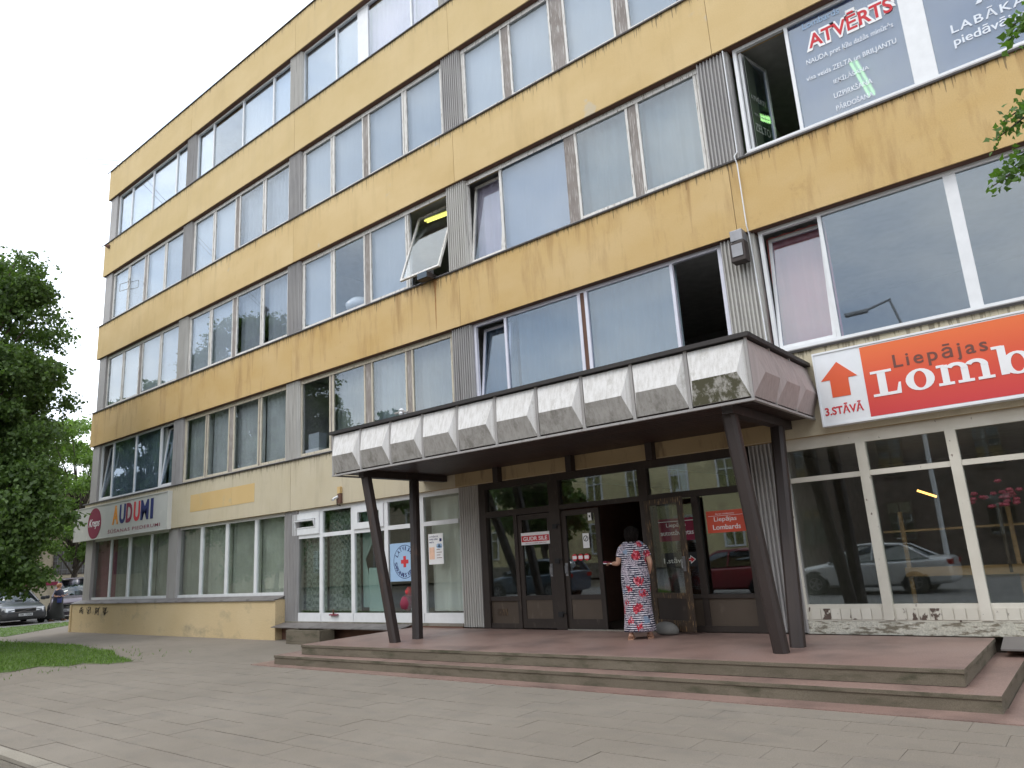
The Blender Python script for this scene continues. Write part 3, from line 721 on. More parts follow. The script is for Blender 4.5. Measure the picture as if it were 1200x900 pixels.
def door(loc, w, rot, m, pm_, label, hx, glass=True):
    d = sash_frame(w, 2.00, .09, -.02, .03); d.box(.09, w-.09, -.02, .03, .48, .56); d.box(.09, w-.09, -.018, .028, .09, .16)
    d = d.build('door', m, bld); d.location = loc; d.rotation_euler = (0, 0, rot); d['label'] = label
    MB().box(.09, w-.09, .0, .008, .56, 1.91).build('pane', GLASSD, d)
    MB().box(.09, w-.09, -.006, .014, .16, .48).build('kick_panel', pm_, d)
    h = MB(); h.box(hx-.025, hx+.025, -.032, -.0205, .88, 1.10); h.tube([(hx, -.03, .93), (hx, -.075, .93), (hx, -.075, 1.05), (hx, -.03, 1.05)], .009, 6)
    h.build('handle', STEEL, d); return d
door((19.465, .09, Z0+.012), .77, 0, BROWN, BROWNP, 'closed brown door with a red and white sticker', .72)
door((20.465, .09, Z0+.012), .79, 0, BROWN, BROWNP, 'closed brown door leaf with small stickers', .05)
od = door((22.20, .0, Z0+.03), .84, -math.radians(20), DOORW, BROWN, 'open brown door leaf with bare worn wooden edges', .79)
hg = MB()
for z in (.55, 1.45, 2.05): hg.box(20.31, 20.40, -.0, .029, z, z+.08); hg.box(20.40, 20.47, -.004, .026, z+.05, z+.07)
hg.build('hinge', BLACK, bld)
# entrance hall behind the open leaf: dark walls, a notice board
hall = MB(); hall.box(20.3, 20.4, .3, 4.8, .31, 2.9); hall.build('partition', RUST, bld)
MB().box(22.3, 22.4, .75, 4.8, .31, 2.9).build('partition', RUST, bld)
MB().box(21.1, 22.2, 2.6, 2.66, .31, 2.1).build('inner_door', BROWNP, bld)
# tan beam above the doors with steel stubs
MB().box(18.0, 24.6, -.02, .0, 3.035, 3.31).build('lintel', TAN, bld)
# ---- shop front on the right
s4 = MB(); xs4 = [24.50, 25.57, 26.655, 27.75, 28.84, 29.97]
s4.box(24.50, 29.97, .08, .16, 2.86, 3.03); s4.box(24.50, 29.97, .085, .16, .50, .72)
for i, x in enumerate(xs4):
    h = .06 if 0 < i < 5 else .04
    s4.box(max(24.50, x-h), min(29.97, x+h), .06, .162, .52, 2.86)
for a, e in zip(xs4[:-1], xs4[1:]): s4.box(a+.06, e-.06, .084, .158, 2.40, 2.47)
s4 = s4.build('window', SHOPW, bld)
PEEL = worn('peeled_weathered_paint', (.50, .48, .40), (.58, .56, .48), (.20, .175, .13), 4, (1.5, 1.5, 6), .50, .60, .85, .5, 40, fine=60)
PEELT = worn('peeling_tile_paint', (.56, .53, .45), (.64, .61, .53), (.10, .07, .055), 2.6, (2, 2, 1.2), .585, .61, .75, .5, 40)
MB().box(24.50, 29.97, .075, .165, .335, .498).build('base_rail', PEEL, s4)
for a, e in zip(xs4[:-1], xs4[1:]):
    for z0, z1 in ((.72, 2.40), (2.47, 2.86)): MB().box(a+.06, e-.06, .12, .128, z0, z1).build('pane', GLASSD, s4, origin=((a+e)/2, .12, z0))
    n = 7; 
    for k in range(n):
        q = (e-a-.16)/n; p = MB().box(a+.08+k*q+.006, a+.08+(k+1)*q-.006, .068+rnd.uniform(0, .006), .084, .525, .665); p.build('tile', PEELT, s4)
# faded patch where an old sign hung
for k in range(3): MB().box(7.36+k*1.12, 7.36+(k+1)*1.12-.008, -.005, .001, 3.41, 3.90).build('paint_patch', FADED, bld)
# graffiti scribbles on the plinth
gr = MB(); r = random.Random(5)
for k in range(4):
    cx = .75+k*.62; pts = []
    for j in range(13): pts.append((cx+r.uniform(-.17, .17)+(j-6)*.008, -.204, .70+r.uniform(-.13, .13)-k*.01))
    gr.tube(pts, .009, 4)
gr.build('graffiti', BLACKP, bld)

# ================================================================== CANOPY
can = thing('entrance_canopy', 'grey panelled canopy on four dark leaning posts above the entrance', 'canopy', (21, -1.1, 0)); can.location = (0, 0, 0)
CX0, CX1, CY, CZ0, CZ1 = 17.08, 25.05, -2.30, 3.27, 4.02
def fascia(w, h, mu, ml, lr=(.07, .10), d=.10, zr=.43):
    """faceted panel, x 0..w, z 0..h, pushed out towards -y along one ridge"""
    b = MB(); a, e = lr[0], w-lr[1]; z = h*zr; t = .02
    P = [(0, 0, 0), (w, 0, 0), (w, 0, h), (0, 0, h)]; R = [(a, -d, z), (e, -d, z)]
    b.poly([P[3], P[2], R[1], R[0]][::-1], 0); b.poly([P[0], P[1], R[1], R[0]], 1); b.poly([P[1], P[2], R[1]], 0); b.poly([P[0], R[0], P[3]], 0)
    b.poly([(0, t, 0), (w, t, 0), (w, t, h), (0, t, h)], 0)
    for i in range(4): p, q = P[i], P[(i+1) % 4]; b.poly([p, q, (q[0], t, q[2]), (p[0], t, p[2])], 0)
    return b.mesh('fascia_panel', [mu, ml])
npan = 10; pw = (CX1-CX0)/npan
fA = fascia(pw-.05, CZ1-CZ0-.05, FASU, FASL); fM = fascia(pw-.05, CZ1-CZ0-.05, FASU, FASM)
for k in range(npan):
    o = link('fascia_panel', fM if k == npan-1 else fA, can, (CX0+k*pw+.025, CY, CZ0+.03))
    if k == npan-1: o['label'] = 'fascia panel with a large dark moss stain'
    MB().box(CX0+k*pw-.022, CX0+k*pw+.022, CY-.015, CY+.02, CZ0+.005, CZ1).build('cover_strip', GREYM, can)
fE = fascia(.735, CZ1-CZ0-.05, FASP, FASP, (.20, .02), .11)
for k in range(3): link('fascia_panel', fE, can, (CX1, CY+.02+k*.765, CZ0+.03), (0, 0, PI/2))
for k in range(4): MB().box(CX1-.02, CX1+.012, CY-.015+k*.765, CY+.016+k*.765, CZ0+.005, CZ1).build('cover_strip', GREYM, can)
for k in range(3): link('fascia_panel', fE, can, (CX0, CY+.755+k*.765, CZ0+.03), (0, 0, -PI/2))
rim = MB(); rim.box(CX0-.06, CX1+.06, CY-.06, CY+.10, CZ1, CZ1+.055); rim.box(CX1-.10, CX1+.058, CY+.10, -.012, CZ1, CZ1+.053); rim.box(CX0-.058, CX0+.10, CY+.10, -.012, CZ1, CZ1+.053)
rim.build('rim', FLASH, can)
MB().box(CX0+.03, CX1-.03, CY+.03, -.01, CZ1-.06, CZ1-.02).build('deck', FLASH, can)
edge = MB(); edge.box(CX0-.02, CX1+.02, CY-.025, CY+.03, CZ0-.03, CZ0); edge.box(CX1-.03, CX1+.018, CY+.03, -.01, CZ0-.028, CZ0); edge.box(CX0-.018, CX0+.03, CY+.03, -.01, CZ0-.028, CZ0)
edge.build('drip_edge', GREYM, can)
nb = 16
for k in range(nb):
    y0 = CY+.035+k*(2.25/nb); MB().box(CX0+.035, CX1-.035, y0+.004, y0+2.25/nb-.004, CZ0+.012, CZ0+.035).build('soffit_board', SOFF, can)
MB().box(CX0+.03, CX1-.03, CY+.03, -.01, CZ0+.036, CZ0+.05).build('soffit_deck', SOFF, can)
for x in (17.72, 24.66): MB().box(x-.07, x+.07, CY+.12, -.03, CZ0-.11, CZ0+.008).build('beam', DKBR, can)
for x in (19.17, 20.86, 22.45): MB().box(x-.06, x+.06, -.16, -.024, 3.0, CZ0+.009).build('bracket', DKBR, can)
def post(x0, y0, x1, y1):
    b = MB(); h = .085
    def ring(x, y, z, s=1): return [(x+s*h*c, y+s*h*d, z) for c, d in ((-1, -.55), (-.55, -1), (.55, -1), (1, -.55), (1, .55), (.55, 1), (-.55, 1), (-1, .55))]
    b.loft([ring(x0, y0, .331), ring(x1, y1, CZ0-.10)]); b.build('column', DKBR, can)
post(18.36, -2.02, 17.72, -2.06); post(18.38, -1.52, 17.74, -.90); post(24.76, -1.74, 24.62, -2.02); post(24.78, -1.22, 24.66, -.45)

# ================================================================== STEPS
st = thing('entrance_steps', 'low pink terrazzo platform with two mossy steps in front of the entrance', 'steps', (21, -1.3, 0)); st.location = (0, 0, 0)
def slab(name, pts, z0, z1, m, side):
    b = MB(); t = .045
    n = len(pts); b.prism(pts, 'z', z1-t, z1, 0); b.m[2:] = [1]*(len(b.m)-2)
    cx = sum(p[0] for p in pts)/n; cy = sum(p[1] for p in pts)/n
    o = b.build(name, [m, side], st); bevel(o, .006)
    q = [(x+(.012 if x < cx else -.012), y+(.012 if y < cy else 0)) for x, y in pts]
    MB().prism(q, 'z', z0, z1-t-.002).build('riser', side, st)
slab('platform', [(16.62, .02), (16.62, -2.66), (26.70, -2.36), (26.70, .02)], .17, .33, TERR, MOSSC)
slab('step', [(16.10, .015), (16.10, -2.86), (27.00, -2.66), (27.00, .015)], -.05, .165, TERR, MOSSC)
# doorstep
MB().box(20.5, 22.2, -.02, .02, .331, .35).build('doorstep', CONC, st)

# ================================================================== SIGNS, POSTERS, LETTERING
# fabric shop sign at the left corner
sg = thing('shop_sign', 'grey fabric shop sign with coloured letters and a round red badge at the left corner', 'sign', (3, -.12, 3.5)); sg.location = (0, 0, 0)
SX0, SX1 = -.62, 6.22
MB().box(SX0, SX1, -.11, -.004, 3.035, 4.12).build('board', SIGNG, sg)
fr_ = MB(); fr_.box(SX0-.03, SX1+.03, -.13, -.0, 4.12, 4.15); fr_.box(SX0-.03, SX1+.03, -.13, -.0, 3.005, 3.035); fr_.box(SX0-.03, SX0, -.13, 0, 3.035, 4.12); fr_.box(SX1, SX1+.03, -.13, 0, 3.035, 4.12)
fr_.build('frame', SIGNG, sg)
MB().lathe([(.0, -.0), (.52, -.0), (.52, .012), (.0, .012)], (1.05, -.123, 3.55), 'y', 40).build('badge', MAROON, sg)
text('lettering', 'Kreps', sg, WHITE, .62, 1.50, 3.36, 3.70, -.124, shear=.35, bold=.01)
for ch, x, m in zip('AUDUMI', (2.46, 2.97, 3.45, 3.99, 4.48, 5.13), (ORANGE, NAVY, MAROON, REDP, NAVY, NAVY)):
    w = .17 if ch == 'I' else (.52 if ch == 'M' else .42)
    text('letter', ch, sg, m, x, x+w, 3.40, 4.02, -.111, bold=.03, depth=.012)
text('lettering', 'ŠŪŠANAS PIEDERUMI', sg, MAROON, 2.15, 5.78, 3.13, 3.27, -.111, bold=.008, spacing=1.15)

# big pawnshop sign on the right, with slab serif letters built from strokes
lb = thing('pawnshop_sign', 'long orange and red sign with a white arrow field right of the canopy', 'sign'); Y0 = -.16
LX0, LX1, LZ0, LZ1 = 25.21, 31.4, 3.13, 4.13
MB().box(LX0, LX1, Y0+.001, -.004, LZ0, LZ1).build('box', SIGNW, lb)
def gradm():
    m, n, l, p = newmat('orange_to_red_print')
    t = n.new('ShaderNodeTexCoord'); s = n.new('ShaderNodeSeparateXYZ'); l(t.outputs['Object'], s.inputs[0])
    c = ramp(n, l, s.outputs['Z'], [(.0, (.58, .045, .050)), (.45, (.66, .075, .035)), (1.0, (.78, .16, .035))])
    l(c, p.inputs['Base Color']); p.inputs['Roughness'].default_value = .4; return m
MB().box(25.82, LX1-.02, Y0-.003, Y0, LZ0+.02, LZ1-.02).build('red_field', gradm(), lb, origin=(25.82, Y0, LZ0+.02))
fb = MB(); fb.box(LX0-.02, LX1, Y0-.012, 0, LZ1, LZ1+.025); fb.box(LX0-.02, LX1, Y0-.012, 0, LZ0-.025, LZ0); fb.box(LX0-.02, LX0, Y0-.012, 0, LZ0, LZ1)
fb.build('frame', SIGNW, lb)
ar = MB(); ar.prism([(25.38, 3.49), (25.62, 3.49), (25.62, 3.74), (25.74, 3.74), (25.50, 3.98), (25.26, 3.74), (25.38, 3.74)], 'y', Y0-.005, Y0+.001)
ar.build('arrow', flat('arrow_print', (.68, .10, .03), .4, var=.02), lb)
text('lettering', '3.STĀVĀ', lb, REDP, 25.25, 25.75, 3.25, 3.395, Y0, bold=.025, depth=.004)
text('lettering', 'Liepājas', lb, BROWNPR, 26.20, 27.27, 3.69, 3.93, Y0-.003, bold=.012, depth=.004, spacing=1.25)
def glyph(pieces, name='letter'):
    b = MB()
    for i, q in enumerate(pieces):
        y1 = Y0-.004; y0 = Y0-.0075-.0006*i
        if q[0] == 'b': b.box(q[1], q[2], y0, y1, q[3], q[4])
        elif q[0] == 'p': b.prism(q[1], 'y', y0, y1)
        else:   # ring / arc: 'o', cx, cz, rx, rz, inner rx, inner rz, a0, a1
            _, cx, cz, rx, rz, ix, iz, a0, a1 = q; n = 22; o = []; inn = []
            for k in range(n+1):
                a = math.radians(a0+(a1-a0)*k/n); o.append((cx+rx*math.cos(a), cz+rz*math.sin(a))); inn.append((cx+ix*math.cos(a), cz+iz*math.sin(a)))
            for k in range(n):
                b.prism([o[k], o[k+1], inn[k+1], inn[k]], 'y', y0, y1)
    return b.build(name, WHITE, lb)
z = 3.40; t = .035
glyph([('b', 25.98, 26.08, z+.001, 3.745), ('b', 25.90, 26.16, z, z+t), ('b', 25.90, 26.16, 3.712, 3.747), ('p', [(26.08, z+.0005), (26.24, z+.0005), (26.25, z+.15), (26.225, z+.15), (26.19, z+t+.005), (26.08, z+t+.005)])])
glyph([('o', 26.475, z+.135, .168, .142, .072, .112, 0, 360)])
glyph([('b', 26.7242, 26.8029, z+.001, z+.262), ('b', 26.6750, 26.8521, z, z+t), ('b', 26.6750, 26.7635, z+.235, z+.268),
       ('b', 26.9406, 27.0194, z+.001, z+.19), ('b', 26.8915, 27.0685, z, z+t), ('b', 27.1571, 27.2358, z+.001, z+.19), ('b', 27.1079, 27.2850, z, z+t),
       ('o', 26.8915, z+.18, .13, .092, .055, .05, 0, 150), ('o', 27.1079, z+.18, .13, .092, .055, .05, 0, 150)])
glyph([('b', 27.35, 27.435, z+.012, 3.77), ('b', 27.295, 27.41, 3.74, 3.775), ('o', 27.535, z+.135, .155, .142, .068, .112, -180, 180)])
text('lettering', 'ards', lb, WHITE, 27.84, 28.95, 3.39, 3.68, Y0-.003, bold=.03, depth=.004)

def poster(name, label, cat, x0, x1, z0, z1, y, m, group=None):
    o = thing(name, label, cat, (x0, y, z0), None, group)
    MB().box(0, x1-x0, -.004, 0, 0, z1-z0).build('sheet', m, o); return o
def ptext(o, s, m, x0, x1, z0, z1, y=-.004, **k):
    me = text_mesh(s, x1-x0, z1-z0, depth=.0015, **k); me.materials.append(m); return link('lettering', me, o, (x0, y, z0))
p = poster('sticker', 'red and white gold buying sticker on the closed left door', 'sticker', 19.54, 20.19, 1.80, 2.02, .062, WHITE)
MB().box(.01, .64, -.006, -.0045, .055, .165).build('red_band', REDP, p)
ptext(p, 'GUDR SILE', WHITE, .05, .60, .075, .145, -.006, bold=.02); ptext(p, 'ZELTA UN SUDRABA UZPIRKŠANA', MAROON, .10, .58, .02, .042)
p = poster('sticker', 'small white no smoking sticker on the middle door leaf', 'sticker', 20.90, 21.03, 1.68, 1.93, .062, WHITE)
MB().lathe([(.038, 0), (.05, 0), (.05, .002), (.038, .002)], (.065, -.0065, .16), 'y', 24, ring=True).build('ring', BLACKP, p)
cs = MB(); cs.prism([(.03, .12), (.04, .115), (.10, .195), (.09, .20)], 'y', -.0065, -.0045); cs.build('bar', BLACKP, p)
p = poster('sticker', 'tiny white notice high on the middle door leaf', 'sticker', 21.04, 21.11, 2.14, 2.27, .062, WHITE); MB().box(.02, .05, -.006, -.0045, .05, .09).build('mark', BLACKP, p)
for k in range(3):
    p = thing('sticker', ['left', 'middle', 'right'][k]+' round red and white sticker of three on the middle door leaf', 'sticker', (20.70+k*.125, .062, 1.53), None, 'round stickers on the door')
    MB().lathe([(0, 0), (.058, 0), (.058, .003), (0, .003)], (0, -.003, 0), 'y', 20).build('sheet', REDP, p)
    MB().box(-.042, .042, -.006, -.0035, -.028, .028).build('mark', WHITE, p)
p = poster('poster', 'orange red pawnshop poster behind the glass right of the open door', 'poster', 23.20, 23.815, 1.78, 2.11, .092, REDP)
p.children[0].data.materials[0] = flat('poster_red', (.62, .075, .035), .4, var=.03)
ptext(p, 'Liepājas', WHITE, .12, .48, .15, .24, bold=.005); ptext(p, 'Lombards', WHITE, .09, .53, .045, .12, bold=.01); ptext(p, 'ātrais aizdevums', WHITE, .15, .45, .27, .295)
MB().box(.03, .58, -.006, -.0045, .25, .255).build('line', WHITE, p)
p = poster('window_sign', 'dark red bus station kiosk sticker in the glass behind the open door', 'sticker', 22.36, 22.985, 1.70, 2.05, .092, MAROON)
ptext(p, 'Liepājas', WHITE, .14, .48, .20, .28, bold=.005); ptext(p, 'autostāvvietas', WHITE, .03, .60, .09, .17, bold=.005); MB().box(.0, .62, -.006, -.0045, .30, .31).build('line', WHITE, p)
p = poster('window_sign', 'black first floor direction sign with a red arrow behind the open door', 'sticker', 22.36, 22.985, 1.30, 1.52, .092, BLACKP)
ptext(p, '1.stāvā', WHITE, .04, .40, .06, .14, bold=.005)
a = MB(); a.prism([(.42, .13), (.50, .13), (.50, .17), (.59, .105), (.50, .04), (.50, .08), (.42, .08)], 'y', -.007, -.0045); a.build('arrow', WHITE, p)
a = MB(); a.prism([(.43, .12), (.51, .12), (.51, .15), (.573, .105), (.51, .06), (.51, .09), (.43, .09)], 'y', -.009, -.0072); a.build('arrow', REDP, p)
# red cross poster
p = poster('poster', 'pale blue poster with a red cross in a ring of words', 'poster', 15.86, 16.74, 1.24, 2.03, .115, PALEB)
cx, cz = .46, .40
MB().lathe([(.335, 0), (.347, 0), (.347, .002), (.335, .002)], (cx, -.0065, cz), 'y', 40, ring=True).build('ring', NAVY, p)
c = MB(); c.box(cx-.115, cx+.115, -.0065, -.0045, cz-.04, cz+.04); c.box(cx-.04, cx+.04, -.007, -.0045, cz-.115, cz+.115); c.build('cross', REDP, p)
def ring_text(o, s, r_, a0, a1, h, m, flip=False):
    for i, ch in enumerate(s):
        if ch == ' ': continue
        a = math.radians(a0+(a1-a0)*i/(len(s)-1)); me = text_mesh(ch, .030 if ch == 'I' else .062, h, .02, .0015); me.materials.append(m)
        w = .031
        q = link('letter', me, o); ang = (PI/2-a) if not flip else (-PI/2-a)
        q.rotation_euler = (0, ang, 0)
        px, pz = cx+r_*math.cos(a), cz+r_*math.sin(a); off = Euler((0, ang, 0)).to_matrix() @ Vector((-w, 0, -h/2))
        q.location = (px+off.x, -.004, pz+off.z)
ring_text(p, 'LATVIJAS', .275, 150, 30, .085, NAVY); ring_text(p, 'SARKANAIS KRUSTS', .275, 188, 352, .085, NAVY, True)
p = poster('poster', 'white information sheet with a peach patch in the white shop window', 'poster', 17.05, 17.47, 1.55, 2.16, .115, WHITE)
ptext(p, 'ATVĒRTĀ', NAVY, .03, .28, .535, .575, bold=.01); ptext(p, 'DURVJU DIENA', NAVY, .03, .27, .475, .515, bold=.01); ptext(p, 'MĒS', NAVY, .03, .16, .425, .46, bold=.01)
MB().box(.02, .17, -.006, -.0045, .10, .34).build('patch', flat('peach_print', (.80, .52, .38), .6), p); MB().box(.32, .38, -.006, -.0045, .45, .51).build('mark', NAVY, p)
for k in range(5): MB().box(.23, .38-(k % 2)*.05, -.006, -.0045, .12+k*.055, .13+k*.055).build('line', BROWNPR, p)
for k in range(2): MB().lathe([(0, 0), (.05, 0), (.05, .002), (0, .002)], (.28+.06*k, -.006, .36), 'y', 16).build('mark', PALEB, p)
# lettering on the second floor windows
wl = thing('window_lettering', 'red and white pawnshop lettering on the blue pane beside the open window', 'lettering', (25.60, .174, 7.70))
def wt(s, m, x0, x1, z0, z1, **k): 
    me = text_mesh(s, x1-x0, z1-z0, depth=.0015, **k); me.materials.append(m); return link('lettering', me, wl, (x0-25.6, k.get('dy', 0), z0-7.70))
def outl(s, x0, x1, z0, z1):
    me = text_mesh(s, x1-x0+.09, z1-z0+.09, depth=.001, bold=.09); me.materials.append(WHITE); link('lettering', me, wl, (x0-.045-25.6, 0, z0-.045-7.70))
    me = text_mesh(s, x1-x0, z1-z0, depth=.0015, bold=.02); me.materials.append(REDP); link('lettering', me, wl, (x0-25.6, -.004, z0-7.70))
outl('ATVĒRTS', 25.80, 27.0, 9.05, 9.36)
GL = flat('pale_print', (.66, .70, .76), .5, var=.02)
wt('Lombards', PALEB, 25.75, 26.3, 9.42, 9.53)
wt('NAUDA pret ķīlu dažās minūtēs', GL, 25.72, 26.96, 8.77, 8.89, bold=.01); wt('visa veida ZELTA un BRILJANTU', GL, 25.68, 26.96, 8.50, 8.61, bold=.01)
wt('IEĶĪLĀŠANA', GL, 26.05, 26.55, 8.28, 8.39, bold=.01); wt('UZPIRKŠANA', GL, 26.02, 26.56, 8.06, 8.17, bold=.01); wt('PĀRDOŠANA', GL, 26.02, 26.54, 7.85, 7.96, bold=.01)
wl = thing('window_lettering', 'white percent sign lettering on the blue pane near the top right corner', 'lettering', (25.60, .174, 7.70))
wt('%', GL, 27.92, 28.38, 8.58, 9.12, bold=.01); wt('pret procentiem', GL, 27.72, 28.8, 9.2, 9.34); wt('LABĀKAIS', GL, 27.62, 28.66, 8.30, 8.47, bold=.015, spacing=1.2); wt('piedāvājums', GL, 27.62, 28.62, 8.06, 8.24, bold=.015)
wl = thing('window_lettering', 'white lettering on the dark window sash that stands open inward', 'lettering', (24.74, .60, 8.0))
for s, a, z0, h in (('ATVĒRTS', .10, 1.0, .13), ('MINŪTĒS', .2, .72, .06), ('ZELTO', .2, .42, .15)):
    me = text_mesh(s, .45, h, depth=.0015); me.materials.append(flat('grey_print', (.32, .34, .32), .5)); link('lettering', me, wl, (.02, -.43+a*0, z0), (0, 0, math.radians(78)))
MB().box(24.775, 24.785, .19, .92, 7.70, 9.50).build('film', FILMD, bld)
wl.location = (24.760, .68, 7.7)

# ================================================================== LAMPS, CABLES AND SMALL THINGS ON THE FACADE
def floodlight(label, loc, kind):
    t = thing('floodlight', label, 'floodlight', loc)
    if kind == 0:
        b = MB(); b.prism([(-.17, -.08), (-.11, .08), (.11, .08), (.17, -.08)], 'y', -.26, -.06); bevel(b.build('housing', DKBR, t), .012)
        MB().box(-.145, .145, -.275, -.261, -.07, .065).build('lens', CARG, t)
        b = MB(); b.tube([(-.19, -.15, 0), (-.19, -.02, 0), (.19, -.02, 0), (.19, -.15, 0)], .012, 6); b.build('bracket', DKBR, t)
        MB().box(-.08, .08, -.06, .01, .05, .19).build('gear_box', STEEL, t)
        b = MB(); b.tube([(-.17, -.1, .05), (-.30, -.16, .03), (-.42, -.10, -.05), (-.32, -.06, -.09), (-.17, -.08, -.05)], .014, 6); b.build('cable', BLACK, t)
    else:
        b = MB(); b.box(-.10, .10, -.22, -.02, .06, .25); bevel(b.build('gear_box', STEEL, t), .015)
        b = MB(); b.prism([(-.12, -.28), (-.12, .04), (.12, .06), (.12, -.28)], 'y', -.24, -.05); bevel(b.build('housing', DKBR, t), .015)
        MB().box(-.085, .085, -.252, -.241, -.20, -.0).build('lens', STEEL, t)
    return t
floodlight('brown floodlight on a bracket under the tilted out window', (17.52, -.02, 7.64), 0)
floodlight('grey and brown floodlight on the pier above the right end of the canopy', (24.36, .05, 6.12), 1)
t = thing('wall_lamp', 'small rusty lamp box on the cream wall left of the canopy', 'lamp', (14.33, 0, 3.22))
MB().box(-.06, .06, -.06, .0, -.18, .04).build('box', RUST, t); MB().box(-.05, .05, -.07, .0, .05, .20).build('cover', FADED, t); MB().tube([(-.02, -.06, -.02), (-.12, -.10, -.06), (-.10, -.16, -.10)], .03, 8).build('lamp_head', PVC, t)
t = thing('alarm_horn', 'small reddish horn under the sill at the left end of the top band', 'horn', (.28, -.02, 14.08))
MB().lathe([(.03, 0), (.03, .06), (.085, .15), (.085, .16)], (0, -.16, 0), 'y', 14).build('horn', RUST, t); MB().box(-.03, .03, -.02, .03, -.04, .05).build('bracket', RUST, t)
t = thing('insulator', 'white porcelain insulator on the front rim of the canopy', 'insulator', (18.98, -2.32, CZ1+.055))
MB().lathe([(.03, 0), (.05, .03), (.03, .06), (.05, .09), (.02, .12)], (0, 0, 0), 'z', 12).build('body', PVC, t); MB().tube([(-.14, -.02, .05), (.03, 0, .06), (.16, 0, .03)], .02, 6).build('clamp', GREYM, t)
tag(MB().tube([(24.50, .03, 9.64), (24.50, .03, 7.75), (24.48, -.03, 7.68), (24.48, -.075, 7.63), (24.50, -.05, 7.5), (24.50, -.03, 6.45), (24.50, .03, 6.30), (24.52, .045, 5.2), (24.53, .045, 4.1)], .010, 6).build('cable', PVC), 'white cable hanging down the pier right of the canopy', 'cable')
tag(MB().tube([(14.2, .085, 3.0), (14.2, -.01, 3.02), (14.2, -.02, 3.15)], .012, 6).build('cable', BLACK), 'short black cable below the lamp box on the cream wall', 'cable')
t = thing('awning_bracket', 'thin wire frame in front of the left corner window of the fourth row', 'bracket', (1.86, .07, 12.15)); t.location = (0, 0, 0)
b = MB()
for s, x in ((1, 1.86),):
    for dx in (-.42, .40): b.tube([(x, .13, 12.22), (x+dx, .02, 12.21), (x+dx, .02, 11.93), (x, .13, 11.94)], .011, 6)
b.build('frame', STEEL, t)
t = thing('window_fitting', 'small red ledge with a rusty peg at the foot of the white shop window', 'fitting', (13.95, .0, .60)); t.location = (0, 0, 0)
MB().box(13.82, 14.10, .04, .099, .55, .575).build('ledge', MAROON, t); MB().tube([(13.96, .06, .57), (13.96, .06, .68)], .02, 6).build('peg', RUST, t)
# lit tubes seen in the rooms
for x, y, z, L_, m, lab, rz in ((16.75, .62, 9.50, 1.2, TUBE, 'yellow lit tube lamp under the ceiling behind the tilted out window', .10), (26.12, 2.0, 9.68, 1.3, TUBEG, 'green lit tube lamp behind the blue lettered pane', PI/2), (14.35, 1.1, 9.45, .95, TUBEG, 'lit ceiling tube behind the middle row window', .15)):
    t = thing('tube_lamp', lab, 'lamp', (x, y, z), (0, 0, rz))
    for k in range(2): MB().tube([(0, k*.09, 0), (L_, k*.09, 0)], .020, 8).build('tube', m, t)
    MB().box(0, L_, -.03, .12, .03, .06).build('fixture', PVC, t)
# goods in the windows
t = thing('plush_toy', 'red plush toy on the sill of the white shop window', 'toy', (16.25, .26, .62))
MB().lathe([(.02, 0), (.16, .06), (.19, .16), (.14, .30), (.05, .34)], (0, 0, 0), 'z', 14).build('body', MAROON, t, True); MB().lathe([(.02, 0), (.10, .05), (.11, .12), (.05, .20)], (.08, -.03, .30), 'z', 12).build('head', REDP, t, True)
t = thing('stuffed_bag', 'pale turquoise bundle beside the red toy in the white shop window', 'bundle', (16.55, .25, .61))
MB().lathe([(.05, 0), (.15, .04), (.14, .14), (.06, .22)], (0, 0, 0), 'z', 12).build('bundle', BLUEC, t, True)
t = thing('document_stack', 'white stack of paper and a cup behind the left cream window above', 'papers', (12.75, .26, 4.36))
MB().box(-.10, .45, -.05, .25, 0, .16).build('box', PVC, t); MB().box(.0, .42, -.03, .2, .161, .55).build('paper', CURW, t)
t = thing('display_bench', 'bare wooden display frame inside the right shop window', 'bench', (26.2, .9, .31)); t.location = (0, 0, 0)
WOOD = worn('plain_wood', (.40, .25, .12), (.48, .31, .16), (.28, .17, .08), 3, (1, 8, 8), lo=.5, hi=.7)
b = MB(); b.box(25.7, 27.4, .8, .86, 1.02, 1.14); b.build('rail', WOOD, t)
for x in (25.72, 27.0, 27.36): MB().box(x, x+.05, .865, .915, .31, 1.9).build('leg', WOOD, t)
MB().box(25.5, 27.5, .87, .90, 1.62, 1.65).build('rail', WOOD, t)
t = thing('flower_bunch', 'pink artificial flowers inside the right shop window', 'flowers', (26.95, .6, 1.95))
b = MB(); r = random.Random(8)
for k in range(26):
    p0 = Vector((r.gauss(0, .16), r.gauss(0, .08), r.gauss(0, .07))); b.lathe([(.01, 0), (.045, .02), (.03, .05)], p0, 'z', 6)
b.build('flowers', flat('pink_petals', (.62, .10, .18), .7), t); MB().tube([(0, 0, -.9), (0, 0, -.04)], .02, 6).build('stem', BARK, t)
